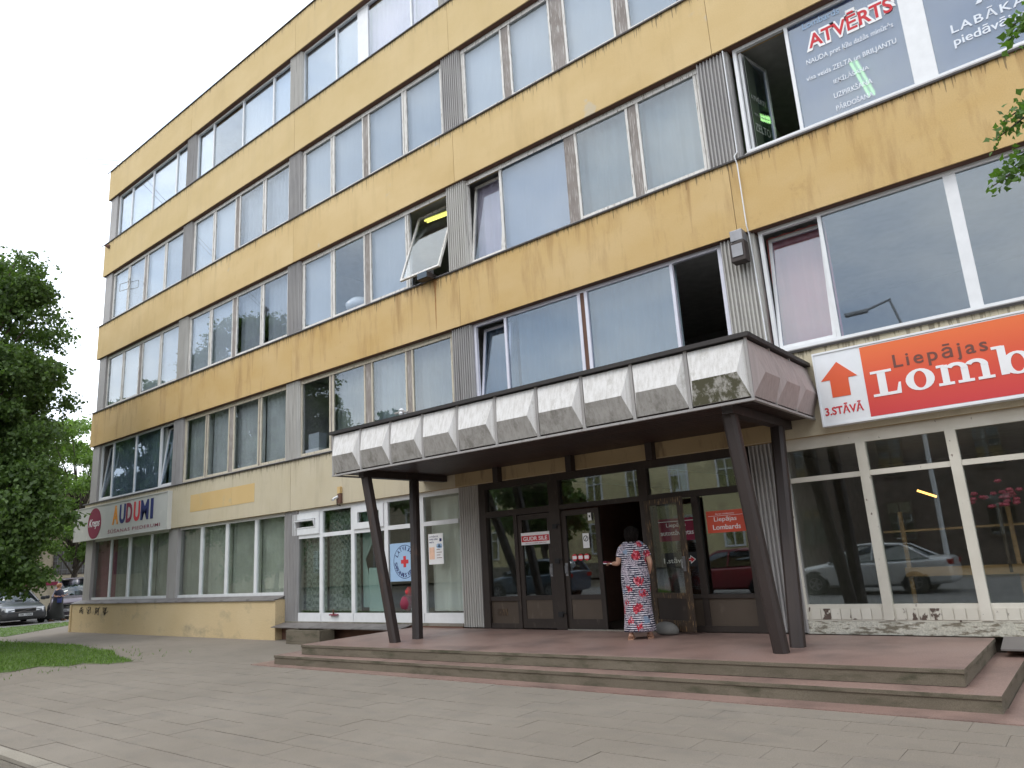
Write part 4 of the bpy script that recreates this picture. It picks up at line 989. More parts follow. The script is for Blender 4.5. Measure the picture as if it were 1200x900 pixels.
# concrete planter by the left end of the steps, stone at the door
t = thing('concrete_planter', 'small mossy concrete planter at the left end of the steps', 'planter', (13.75, -.42, 0))
b = MB(); b.box(-.62, .62, -.2, .2, 0, .05); b.box(-.62, .62, -.2, -.15, .05, .30); b.box(-.62, .62, .15, .2, .05, .30); b.box(-.62, -.57, -.15, .15, .05, .30); b.box(.57, .62, -.15, .15, .05, .30)
bevel(b.build('trough', MOSSC, t), .008); MB().box(-.57, .57, -.15, .15, .05, .22).build('soil', SOIL, t)
def rock(name, label, cat, loc, s, seed):
    bm = bmesh.new(); bmesh.ops.create_icosphere(bm, subdivisions=3, radius=1); r = random.Random(seed); k = [Vector((r.uniform(-1, 1), r.uniform(-1, 1), r.uniform(-1, 1))).normalized() for _ in range(9)]
    for v in bm.verts:
        d = 1+sum(.09*max(0, v.co.dot(q))**3*(1 if i % 2 else -1) for i, q in enumerate(k)); v.co = Vector((v.co.x*s[0]*d, v.co.y*s[1]*d, v.co.z*s[2]*d))
        if v.co.z < -s[2]*.55: v.co.z = -s[2]*.55
    me = bpy.data.meshes.new(name); bm.to_mesh(me); bm.free(); me.materials.append(STONE); me.polygons.foreach_set('use_smooth', [True]*len(me.polygons))
    return tag(link(name, me, None, loc), label, cat)
rock('door_stone', 'grey rounded stone holding the open door', 'stone', (22.55, -.33, .33+.075), (.20, .13, .115), 3)
# overhead wires beyond the building
t = tag(MB().tube([(1.0, .05, 17.45), (-2.2, -3.2, 17.80), (-15, -16, 19.4)], .010, 5).build('overhead_wire', STEEL), 'upper thin wire crossing the white sky left of the roof', 'wire', 'overhead wires')
t = tag(MB().tube([(.6, .05, 17.43), (-2.3, -3.2, 17.64), (-15, -16.05, 19.1)], .010, 5).build('overhead_wire', STEEL), 'lower thin wire crossing the white sky left of the roof', 'wire', 'overhead wires')

# ================================================================== PEOPLE
def skin_mesh(name, chains, m, sub=2):
    """chains: list of (points, radii, parent_index or None, own); joined by index into one skinned surface"""
    vs, es, rs = [], [], []
    for pts, rad, start in chains:
        prev = start
        for p, r_ in zip(pts, rad):
            vs.append(p); rs.append(r_); i = len(vs)-1
            if prev is not None: es.append((prev, i))
            prev = i
    me = bpy.data.meshes.new(name); me.from_pydata(vs, es, [])
    o = bpy.data.objects.new(name, me); COL.objects.link(o)
    o.modifiers.new('skin', 'SKIN'); sv = me.skin_vertices[0].data
    for i, r_ in enumerate(rs): sv[i].radius = r_ if isinstance(r_, tuple) else (r_, r_); sv[i].use_root = (i == 0)
    s = o.modifiers.new('sub', 'SUBSURF'); s.levels = sub; s.render_levels = sub
    bpy.context.view_layer.update()
    r_ = bpy.data.meshes.new_from_object(o.evaluated_get(bpy.context.evaluated_depsgraph_get()))
    bpy.data.objects.remove(o); bpy.data.meshes.remove(me)
    r_.materials.clear(); r_.materials.append(m); r_.polygons.foreach_set('use_smooth', [True]*len(r_.polygons)); r_.name = name
    return r_
def join_meshes(name, meshes, m):
    bm = bmesh.new()
    for q in meshes: bm.from_mesh(q)
    me = bpy.data.meshes.new(name); bm.to_mesh(me); bm.free(); me.materials.append(m); me.polygons.foreach_set('use_smooth', [True]*len(me.polygons)); return me
def hand_mesh(wrist, d, nrm, side, curl=.5, s=1.0):
    """palm and five fingers; d = direction of the hand, nrm = back of hand, side = +1/-1 thumb side"""
    d = Vector(d).normalized(); nrm = Vector(nrm); nrm = (nrm-d*nrm.dot(d)).normalized(); lat = d.cross(nrm)*side; w = Vector(wrist)
    out_ = [skin_mesh('palm', [([w, w+d*.04*s, w+d*.085*s], [(.024*s, .017*s), (.036*s, .015*s), (.038*s, .013*s)], None)], SKIN, 2)]
    for k, (off, ln) in enumerate(((.028, .068), (.010, .078), (-.009, .072), (-.027, .056))):
        p0 = w+d*.078*s+lat*off*s; pts = [p0]; a = 0; p = p0
        for j, f in enumerate((.45, .32, .23)):
            a += curl*(.5+.3*j)+k*.05; p = p+(d*math.cos(a)-nrm*math.sin(a))*ln*f*s; pts.append(p)
        out_.append(skin_mesh('finger', [(pts, [.0095*s, .009*s, .008*s, .006*s], None)], SKIN, 2))
    p0 = w+d*.028*s+lat*.03*s; t1 = p0+(d*.7+lat*.7-nrm*.25).normalized()*.036*s; t2 = t1+(d*.9+lat*.25-nrm*.35).normalized()*.03*s
    out_.append(skin_mesh('thumb', [([p0, t1, t2], [.012*s, .0105*s, .008*s], None)], SKIN, 2))
    return out_
def foot_chain(x, y, side): return [(x, y, .075), (x, y-.015, .04), (x+.01*side, y+.07, .032), (x+.015*side, y+.15, .02)]
def person_body(arms, stride=(0, 0), fx=.10):
    c = []
    c.append(([(0, 0, .90), (0, 0, 1.02), (0, .0, 1.14), (0, 0, 1.26), (0, -.005, 1.345), (0, 0, 1.385), (0, .012, 1.43), (0, .022, 1.475), (0, .018, 1.535), (0, .01, 1.585)],
              [(.15, .12), (.135, .10), (.14, .105), (.15, .10), (.10, .075), .052, .048, (.062, .072), (.072, .085), (.05, .06)], None))
    n = 10
    for s, (el, wr) in zip((-1, 1), arms):
        c.append(([(s*.155, -.005, 1.325), ((s*.155+el[0])/2+s*.008, el[1]*.5, (1.325+el[2])/2), el, tuple((el[i]+wr[i])/2 for i in range(3)), wr], [.058, .050, .040, .036, .025], 4)); n += 5
    for s, st_ in zip((-1, 1), stride):
        f = foot_chain(s*fx, st_, s)
        c.append(([(s*.09, 0, .82), (s*(.098+(fx-.1)*.4), st_*.35+.02, .46), (s*(.1+(fx-.1)*.7), st_*.8-.02, .25)]+f, [.088, .056, .05, .030, .034, .036, .024], 0))
    # nose
    c.append(([(0, .10, 1.50), (0, .118, 1.485)], [.014, .011], 8))
    for s in (-1, 1): c.append(([(s*.078, .008, 1.515)], [(.012, .02)], 8))
    return c
def face(o):
    b = MB()
    for s in (-1, 1): b.lathe([(.001, 0), (.012, .006), (.009, .014), (.001, .017)], (s*.03, .085, 1.515), 'y', 8)
    b.build('eyes', BLACKP, o); MB().box(-.022, .022, .088, .098, 1.445, 1.453).build('mouth', MAROON, o)
def ringpts(z, rx, ry, cx=0, cy=0, n=28, wob=0, ph=0):
    return [(cx+rx*(1+wob*math.sin(6*2*PI*k/n+ph))*math.cos(2*PI*k/n), cy+ry*(1+wob*math.sin(6*2*PI*k/n+ph))*math.sin(2*PI*k/n), z) for k in range(n)]

wm = thing('person', 'woman in a long floral striped dress seen from behind at the open door', 'person', (22.36, -.80, .331), (0, 0, math.radians(27)))
armL = ((-.235, -.035, 1.085), (-.335, .135, 1.085)); armR = ((.245, -.045, 1.075), (.20, .10, .90))
body = skin_mesh('body', person_body((armL, armR), (-.10, -.02), .135), SKIN)
hands = hand_mesh(armL[1], (-.62, .72, .10), (.1, -.3, .9), 1, .55) + hand_mesh(armR[1], (-.3, .35, -.88), (.9, .3, -.2), -1, .6)
link('body', join_meshes('body', [body]+hands, SKIN), wm); face(wm)
dr = MB()
rings = [(.105, .236, .185, .0, -.012, .03), (.22, .222, .172, 0, -.012, .025), (.45, .200, .155, 0, -.01, .015), (.70, .212, .165, 0, -.015, .006), (.86, .218, .172, 0, -.022, 0), (.97, .205, .158, 0, -.015, 0),
         (1.07, .186, .138, 0, -.008, 0), (1.17, .186, .135, 0, -.006, 0), (1.26, .196, .132, 0, -.008, 0), (1.32, .200, .118, 0, -.008, 0), (1.362, .178, .098, 0, -.006, 0), (1.392, .135, .078, 0, -.002, 0), (1.405, .105, .066, 0, .0, 0)]
dr.loft([ringpts(z, a, b_, cx_, cy_, 32, w_, z*9) for z, a, b_, cx_, cy_, w_ in rings], caps=False)
for s, el in ((-1, armL[0]), (1, armR[0])):
    a0 = Vector((s*.140, -.006, 1.335)); e0 = Vector(el); d = e0-a0
    dr.tube([a0, a0+d*.3, a0+d*.62, a0+d*.70], [.072, .073, .066, .066], 14)
dress = dr.build('dress', DRESS, wm, True); sm = dress.modifiers.new('sub', 'SUBSURF'); sm.levels = 1; sm.render_levels = 1
so_ = dress.modifiers.new('thick', 'SOLIDIFY'); so_.thickness = .006
# hair: a dark bob of overlapping locks
hb = MB(); r = random.Random(4)
hb.loft([ringpts(z, a, b_, 0, c_, 20, .03, z*40) for z, a, b_, c_ in ((1.40, .070, .045, -.050), (1.43, .088, .066, -.038), (1.48, .098, .088, -.022), (1.54, .100, .103, -.008), (1.585, .088, .092, .0), (1.615, .058, .062, .0), (1.628, .02, .02, 0))])
for k in range(46):
    a = r.uniform(PI*.92, PI*2.08); rr = .094; q0 = Vector((rr*math.cos(a), rr*.95*math.sin(a)-.006, r.uniform(1.53, 1.59))); q2 = Vector((q0.x*.86, q0.y*.9-.014, r.uniform(1.375, 1.41)))
    hb.tube([q0*1, (q0+q2)/2+Vector((q0.x*.14, q0.y*.14, .02)), q2], [.013, .015, .004], 5)
hb.build('hair', HAIRD, wm, True)
for s, st_ in ((-1, -.10), (1, -.02)):
    b = MB(); x = s*.135
    b.loft([[(x+s*.008-.04, st_-.055, z), (x+s*.008+.04, st_-.055, z), (x+s*.014+.046, st_+.09, z), (x+s*.02+.03, st_+.19, z), (x+s*.02-.03, st_+.19, z), (x+s*.014-.046, st_+.09, z)] for z in (.0, .018)])
    for yy, h in ((.02, .075), (.10, .06)): b.tube([(x-.042, st_+yy, .01), (x-.026, st_+yy, h), (x+.03, st_+yy, h), (x+.048, st_+yy, .01)], .008, 6)
    b.tube([(x-.036, st_-.03, .015), (x-.028, st_-.056, .06), (x+.028, st_-.056, .06), (x+.036, st_-.03, .015)], .007, 6)
    b.build('sandal', LEATH, wm)
w_ = Vector(armL[1]); dv = Vector((-.62, .72, .10)).normalized()
MB().lathe([(.026, -.007), (.031, -.004), (.031, .004), (.026, .007)], tuple(w_+dv*.004), 'z', 16, ring=True).build('bracelet', PVC, wm)
wl = thing('wallet', 'dark red wallet held in the left hand of the woman at the door', 'wallet', wm.matrix_basis @ (w_+dv*.125+Vector((.0, 0, .008))), (0, .1, math.radians(27+40)))
bevel(MB().box(-.055, .055, -.042, .042, -.012, .012).build('cover', MAROON, wl), .006); MB().box(-.05, .057, -.040, .040, -.0225, -.0125).build('paper', WHITE, wl)

w2_ = thing('person', 'woman in navy top and long black skirt walking past the parked cars at the left', 'person', (-9.2, 2.6, .006), (0, 0, math.radians(-55)))
aL = ((-.20, .03, 1.06), (-.13, .26, 1.10)); aR = ((.215, -.04, 1.07), (.15, .20, 1.05))
b2 = skin_mesh('body', person_body((aL, aR), (.20, -.24)), SKIN, 1)
link('body', join_meshes('body', [b2]+hand_mesh(aL[1], (.2, .9, .2), (-.9, .2, .2), 1, .7)+hand_mesh(aR[1], (-.2, .9, .1), (.9, .2, .2), -1, .7), SKIN), w2_); face(w2_)
d2 = MB(); d2.loft([ringpts(z, a, b_, 0, c_, 24) for z, a, b_, c_ in ((.86, .20, .20, -.01), (1.0, .205, .195, 0), (1.15, .205, .19, .01), (1.27, .20, .16, .005), (1.33, .18, .12, 0), (1.37, .12, .08, 0))], caps=False)
for s, el in ((-1, aL[0]), (1, aR[0])): a0 = Vector((s*.14, 0, 1.315)); d = Vector(el)-a0; d2.tube([a0, a0+d*.4, a0+d*.75], [.074, .072, .066], 12)
d2.build('top', NAVYC, w2_, True)
d3 = MB(); d3.loft([ringpts(z, a, b_, 0, c_, 28, w_, 1) for z, a, b_, c_, w_ in ((.10, .23, .46, -.10, .05), (.35, .22, .33, -.06, .04), (.6, .21, .245, -.02, .02), (.85, .205, .205, -.01, 0), (.95, .19, .18, 0, 0))], caps=False)
d3.build('skirt', BLKC, w2_, True)
h2 = MB(); h2.loft([ringpts(z, a, b_, 0, c_, 18, .05, z*50) for z, a, b_, c_ in ((1.44, .07, .05, -.05), (1.49, .098, .09, -.02), (1.55, .106, .112, -.008), (1.61, .085, .09, 0), (1.64, .03, .03, 0))]); h2.build('hair', HAIRB, w2_, True)
for s, st_ in ((-1, .20), (1, -.24)): bevel(MB().box(s*.105-.045, s*.105+.045, st_-.07, st_+.17, -.002, .05).build('shoe', LEATH, w2_), .015)
t = thing('handbag', 'blue handbag carried by the woman in the black skirt', 'handbag', w2_.matrix_basis @ Vector((.20, .20, .86)), (0, 0, math.radians(-55)))
bevel(MB().box(-.04, .04, -.09, .09, -.08, .10).build('bag', NAVY, t), .02); MB().tube([(0, -.1, .1), (0, -.05, .24), (0, .05, .24), (0, .1, .1)], .01, 6).build('strap', NAVY, t)

# ================================================================== CARS
def paint(name, c, metal=.4):
    m, n, l, p = newmat(name); p.inputs['Base Color'].default_value = (*c, 1); p.inputs['Metallic'].default_value = metal; p.inputs['Roughness'].default_value = .32
    p.inputs['Coat Weight'].default_value = .6; p.inputs['Coat Roughness'].default_value = .06; return m
CHROME = flat('chrome', (.55, .55, .56), .15, 1); TYRE = flat('tyre', (.016, .016, .017), .85); RIM = flat('alloy_rim', (.42, .42, .43), .3, .8)
LENS = flat('lamp_lens', (.62, .64, .66), .12, .2); TAIL = flat('tail_lens', (.35, .01, .01), .2); PLATE = flat('plate_white', (.55, .56, .58), .4)
def car(label, loc, rz, m, kind='sedan', plate='HK 7206', group='cars parked beside the street'):
    root = thing('parked_car', label, 'car', loc, (0, 0, rz), group)
    if kind == 'sedan':
        Lg, W, top = 2.28, .90, 1.42
        st = [(-2.28, .74, .36, .92), (-2.20, .82, .26, .98), (-1.7, .885, .22, 1.00), (-.9, .90, .20, .96), (.4, .90, .20, .95), (1.0, .895, .20, .93), (1.7, .86, .21, .82), (2.12, .78, .25, .72), (2.27, .66, .36, .62)]
        gh = [(-1.75, .70, 1.00), (-1.05, .60, 1.36), (-.4, .60, top), (.15, .60, 1.40), (1.02, .70, .95)]
        wx = (1.42, -1.32); wr = .315
    elif kind == 'wagon':
        Lg, W, top = 2.2, .88, 1.46
        st = [(-2.15, .76, .36, .95), (-2.10, .84, .26, 1.0), (-1.6, .87, .22, 1.0), (-.9, .88, .20, .97), (.4, .88, .20, .95), (1.0, .875, .20, .94), (1.65, .84, .21, .84), (2.0, .76, .25, .74), (2.12, .64, .36, .64)]
        gh = [(-2.05, .70, 1.0), (-1.85, .62, 1.38), (-.6, .61, top), (.2, .60, 1.42), (1.10, .70, .95)]
        wx = (1.36, -1.28); wr = .31
    else:
        Lg, W, top = 2.2, .92, 1.80
        st = [(-2.2, .80, .40, 1.05), (-2.15, .88, .28, 1.10), (-1.6, .91, .24, 1.12), (-.9, .92, .22, 1.10), (.4, .92, .22, 1.08), (1.1, .915, .22, 1.05), (1.7, .88, .23, .98), (2.05, .80, .27, .86), (2.2, .66, .38, .72)]
        gh = [(-2.12, .74, 1.10), (-1.95, .68, 1.70), (-.6, .68, top), (.35, .66, 1.74), (1.35, .74, 1.04)]
        wx = (1.42, -1.36); wr = .34
    rings = []
    for x, w, zb, zt in st:
        zm = zb+(zt-zb)*.55
        half = [(w*.80, zb), (w*.97, zb+.08), (w, zm), (w*.975, zt-.10), (w*.90, zt-.025), (w*.5, zt+.02), (0, zt+.03)]
        rings.append([(x, y, z) for y, z in half]+[(x, -y, z) for y, z in half[-2::-1]])
    bd = MB().loft(rings).build('body', m, root, True); bevel(bd, .02, 2)
    # greenhouse: roof in body colour, glass round it
    g = MB(); gr_ = []
    for i, (x, w, z) in enumerate(gh):
        zb = {0: gh[0][2]-.06, len(gh)-1: gh[-1][2]-.04}.get(i, .93)
        gr_.append((x, w, z, zb))
    base = [(gh[0][0], gh[0][1]+.02), (gh[-1][0], gh[-1][1]+.02)]
    x0, x1 = gh[0][0], gh[-1][0]; zbel = gh[-1][2]-.03
    tp = [(x, w, z) for x, w, z in gh[1:-1]]
    roof = MB(); rr = [[(x, -w, z), (x, -w*.9, z+.03), (x, 0, z+.045), (x, w*.9, z+.03), (x, w, z)] for x, w, z in tp]
    for a, b_ in zip(rr[:-1], rr[1:]):
        for k in range(4): roof.poly([a[k], a[k+1], b_[k+1], b_[k]])
    roof = roof.build('roof', m, root, True); s_ = roof.modifiers.new('t', 'SOLIDIFY'); s_.thickness = .03
    wb = W-.06
    f, bk = tp[-1], tp[0]
    MB().poly([(x1, -wb+.1, zbel), (x1, wb-.1, zbel), (f[0], f[1]-.03, f[2]), (f[0], -f[1]+.03, f[2])]) if 0 else None
    ws = MB(); ws.loft([[(x1, -wb+.08, zbel), (x1+.12, 0, zbel), (x1, wb-.08, zbel)], [(f[0], -f[1]+.03, f[2]), (f[0]+.06, 0, f[2]+.03), (f[0], f[1]-.03, f[2])]], caps=False, closed=False); q = ws.build('windscreen', CARG, root, True); q.modifiers.new('t', 'SOLIDIFY').thickness = .008
    ws = MB(); ws.loft([[(x0, -wb+.08, gh[0][2]-.03), (x0-.06, 0, gh[0][2]-.03), (x0, wb-.08, gh[0][2]-.03)], [(bk[0], -bk[1]+.03, bk[2]), (bk[0]-.04, 0, bk[2]+.03), (bk[0], bk[1]-.03, bk[2])]], caps=False, closed=False); q = ws.build('rear_window', CARG, root, True); q.modifiers.new('t', 'SOLIDIFY').thickness = .008
    for s in (-1, 1):
        sw = MB(); sw.poly([(x0+.05, s*wb, gh[0][2]-.02), (x1-.05, s*wb, zbel), (f[0], s*f[1], f[2]), (tp[1][0], s*tp[1][1], tp[1][2]), (bk[0], s*bk[1], bk[2])])
        q = sw.build('side_window', CARG, root); q.modifiers.new('t', 'SOLIDIFY').thickness = .008
        pl_ = MB(); pl_.tube([(x1, s*(wb-.04), zbel), (f[0], s*f[1], f[2])], .035, 6); pl_.tube([(x0, s*(wb-.04), gh[0][2]-.03), (bk[0], s*bk[1], bk[2])], .045, 6); pl_.tube([(-.25, s*(wb+.005), .96), (-.28, s*(tp[1][1]+.005), tp[1][2])], .03, 6)
        pl_.tube([f_ for f_ in [(x, s*w, z) for x, w, z in tp]], .028, 6); pl_.build('pillars', m, root)
        mr = MB(); mr.prism([(x1-.30, .98), (x1-.14, .96), (x1-.16, 1.10), (x1-.28, 1.12)], 'y', s*(W+.02), s*(W+.20)); bevel(mr.build('mirror', BLACK, root), .03)
        hd = MB(); hx = st[-1][0]
        hd.loft([[(hx-.30, s*.80, .58), (hx-.02, s*.70, .56), (hx+.03, s*.40, .56)], [(hx-.32, s*.80, .72), (hx-.10, s*.70, .71), (hx-.04, s*.40, .68)]], caps=False, closed=False)
        q = hd.build('headlight', LENS, root); q.modifiers.new('t', 'SOLIDIFY').thickness = .06
        tl = MB().box(st[0][0]-.012, st[0][0]+.10, min(s*.5, s*.80), max(s*.5, s*.80), .78, .92).build('tail_light', TAIL, root)
        for x in wx:
            MB().lathe([(wr+.07, 0), (wr+.07, .02), (0, .02)], (x, s*(W-.012)-.01, wr+.01), 'y', 24).build('wheel_arch', BLACK, root)
            wh = MB().lathe([(wr*.62, -.09), (wr*.94, -.10), (wr, -.07), (wr, .07), (wr*.94, .10), (wr*.62, .09)], (0, 0, 0), 'y', 24).mesh('wheel', TYRE, True)
            w = link('wheel', wh, root, (x, s*(W-.065), wr))
            rm = MB(); rm.lathe([(wr*.66, -.05), (wr*.66, .07), (wr*.58, .075), (wr*.5, .03), (.04, .035), (.0, .05)], (0, 0, 0), 'y', 20)
            for k in range(5):
                a = k*2*PI/5; rm.prism([(.03*math.cos(a+1.57), .03*math.sin(a+1.57)), (wr*.6*math.cos(a)+.025*math.cos(a+1.57), wr*.6*math.sin(a)+.025*math.sin(a+1.57)), (wr*.6*math.cos(a)-.025*math.cos(a+1.57), wr*.6*math.sin(a)-.025*math.sin(a+1.57)), (-.03*math.cos(a+1.57), -.03*math.sin(a+1.57))], 'y', .03, .078)
            o = rm.build('rim', RIM, w); o.rotation_euler = (0, 0, 0 if s > 0 else PI)
    hx = st[-1][0]
    gq = MB(); gq.box(hx-.08, hx+.035, -.38, .38, .53, .66); gq.build('grille', BLACK, root)
    cq = MB(); cq.box(hx+.02, hx+.05, -.40, .40, .655, .675); cq.box(hx+.02, hx+.05, -.40, .40, .52, .535); cq.prism([(-.30, .53), (-.25, .53), (.26, .66), (.21, .66)], 'x', hx+.036, hx+.046); cq.build('grille_bar', CHROME, root)
    bq = MB(); bq.loft([[(hx-.35, -.87, z0), (hx+.06, -.68, z0), (hx+.10, 0, z0), (hx+.06, .68, z0), (hx-.35, .87, z0)] for z0 in (.20, .30, .48)], caps=False, closed=False); q = bq.build('bumper', m if kind != 'sedan' else BLACK, root, True); q.modifiers.new('t', 'SOLIDIFY').thickness = .05
    MB().box(hx+.098, hx+.112, -.26, .26, .36, .47).build('number_plate', PLATE, root)
    me = text_mesh(plate, .44, .07, .01, .002); me.materials.append(BLACKP); link('lettering', me, root, (hx+.113, -.22, .38), (0, 0, PI/2))
    it = MB(); it.box(-1.2, .8, -.72, .72, .5, .82); it.box(-.1, .1, -.62, -.12, .8, 1.18); it.box(-.1, .1, .12, .62, .8, 1.18); it.build('interior', BLACK, root)
    return root
car('dark grey saloon parked facing the street with a white number plate', (-11.0, 1.35, .006), math.radians(-4), paint('dark_grey_blue_paint', (.085, .09, .105)), 'sedan')
car('dark purple grey people carrier behind the walking woman', (-11.7, 4.2, .006), math.radians(-24), paint('purple_grey_paint', (.13, .11, .13)), 'van', 'EL 4410')
car('silver saloon across the street, mirrored in the right shop window', (22.1, -13.6, -.10), PI, paint('silver_paint', (.60, .61, .62), .15), 'sedan', 'GP 1183', 'cars across the street')
car('dark red estate car across the street, mirrored beside the entrance', (17.6, -13.7, -.10), PI, paint('dark_red_paint', (.24, .03, .04), .1), 'wagon', 'JD 5027', 'cars across the street')
car('blue grey estate car across the street, mirrored in the left doors', (9.3, -13.6, -.10), PI, paint('blue_grey_paint', (.07, .10, .14)), 'wagon', 'FB 3349', 'cars across the street')

# ================================================================== OTHER BUILDINGS
LWALL = worn('beige_render', (.44, .37, .26), (.50, .43, .32), (.30, .25, .18), 1.2, lo=.55, hi=.75, fine=40)
YWALL = worn('pale_yellow_render', (.62, .55, .30), (.68, .61, .36), (.38, .33, .2), 1.0, lo=.55, hi=.75, fine=30)
DULLG = flat('dusty_dark_glass', (.07, .062, .05), .4, var=.3, scale=1.5)
ob = thing('beige_building', 'low beige building with a canopy ledge and barred window far behind the parked cars', 'building', (-24, 9, 0)); ob.location = (0, 0, 0)
MB().box(-34, -24, -22, 22, 0, 7.2).build('wall', LWALL, ob)
MB().box(-34.3, -23.6, -22.3, 22.3, 7.2, 7.5).build('roof', DKBR, ob)
MB().box(-24.0, -23.3, 5.8, 22, 4.55, 5.3).build('canopy_ledge', LWALL, ob)
MB().box(-24, -23.88, 5.9, 22, 1.55, 1.75).build('ledge', MAROON, ob)
MB().box(-24, -23.90, 5.9, 22, 1.76, 1.9).build('ledge', LWALL, ob)
for y in (-14.2, -9.4, -4.6, .2, 5.4, 14.0, 18): MB().box(-24, -23.8, y, y+.55, 0, 4.5).build('pilaster', worn('brown_pilaster', (.17, .12, .08), (.22, .16, .11), (.12, .08, .06)) if y > 4 else LWALL, ob)
for y, z in ((7.4, 2.15), (10.2, 2.15), (15.0, 2.15), (-12.6, 2.0), (-7.6, 2.0), (-2.6, 2.0), (2.4, 2.0)):
    w = sash_frame(1.9, 1.75, .07, -.04, .0).build('window', DKBR, ob); w.location = (-23.985, y, z); w.rotation_euler = (0, 0, PI/2)
    MB().box(.07, 1.83, -.015, -.005, .07, 1.68).build('pane', DULLG, w)
    bb = MB(); [bb.box(.2+k*.3, .215+k*.3, -.06, -.045, .0, 1.75) for k in range(6)]; [bb.box(.0, 1.9, -.062, -.047, .3+k*.55, .315+k*.55) for k in range(3)]; bb.build('bars', STEEL, w)
    MB().box(0, 1.9, .002, .012, 0, 1.75).build('blind', CURG, w)
yb = thing('yellow_building', 'pale yellow three storey house across the street, seen only as a reflection', 'building', (8, -30, 0)); yb.location = (0, 0, 0)
MB().box(-8, 14.5, -40, -28, 0, 9.4).build('wall', YWALL, yb); rf = MB(); rf.prism([(-40.6, 9.4), (-27.4, 9.4), (-34, 12.2)], 'x', -8.5, 15); rf.build('roof', RUST, yb)
MB().box(-8, 14.5, -28.0, -27.85, 0, .9).build('socle', CONC, yb)
wf = sash_frame(1.2, 1.9, .10, -.06, .02); wf.box(.57, .63, -.055, .015, .1, 1.8); wf.box(.1, .57, -.05, .01, 1.25, 1.31); wf.box(.63, 1.1, -.05, .01, 1.25, 1.31)
wfm = wf.mesh('window', PVC); wpn = MB().box(.1, 1.1, .0, .008, .1, 1.8).mesh('pane', GLASSD); wbl = MB().box(.1, 1.1, .03, .04, .1, 1.8).mesh('blind', CURG)
for fl in range(3):
    for k in range(7):
        o = link('window', wfm, yb, (-6.0+k*2.9+1.2, -27.975, 1.4+fl*2.95), (0, 0, PI)); link('pane', wpn, o); link('blind', wbl, o)
BRICK = worn('dark_brick', (.085, .062, .05), (.12, .088, .07), (.06, .05, .04), 2, lo=.5, hi=.7, fine=30)
db = thing('brick_building', 'dark brick house across the street on the right, seen only as a reflection', 'building'); db.location = (0, 0, 0)
MB().box(15.5, 58, -40, -27.5, 0, 9).build('wall', BRICK, db); rf = MB(); rf.prism([(-40.6, 9), (-26.9, 9), (-34, 12)], 'x', 15.2, 58.4); rf.build('roof', FLASH, db)
wfm2 = wf.mesh('window', BROWNP)
gb = thing('grey_building', 'long low grey house across the street on the left, seen only as a reflection', 'building'); gb.location = (0, 0, 0)
MB().box(-75, -9.5, -42, -29, 0, 7.5).build('wall', LWALL, gb); rf = MB(); rf.prism([(-42.6, 7.5), (-28.4, 7.5), (-35.5, 11)], 'x', -75.5, -9); rf.build('roof', RUST, gb)
for par, xs_, yy, fls in ((db, range(17, 56, 4), -27.475, 3), (gb, range(-70, -12, 4), -28.975, 2)):
    for fl in range(fls):
        for x in xs_:
            o = link('window', wfm2 if par is db else wfm, par, (x, yy, 1.2+fl*2.95), (0, 0, PI)); link('pane', wpn, o); link('blind', wbl, o)

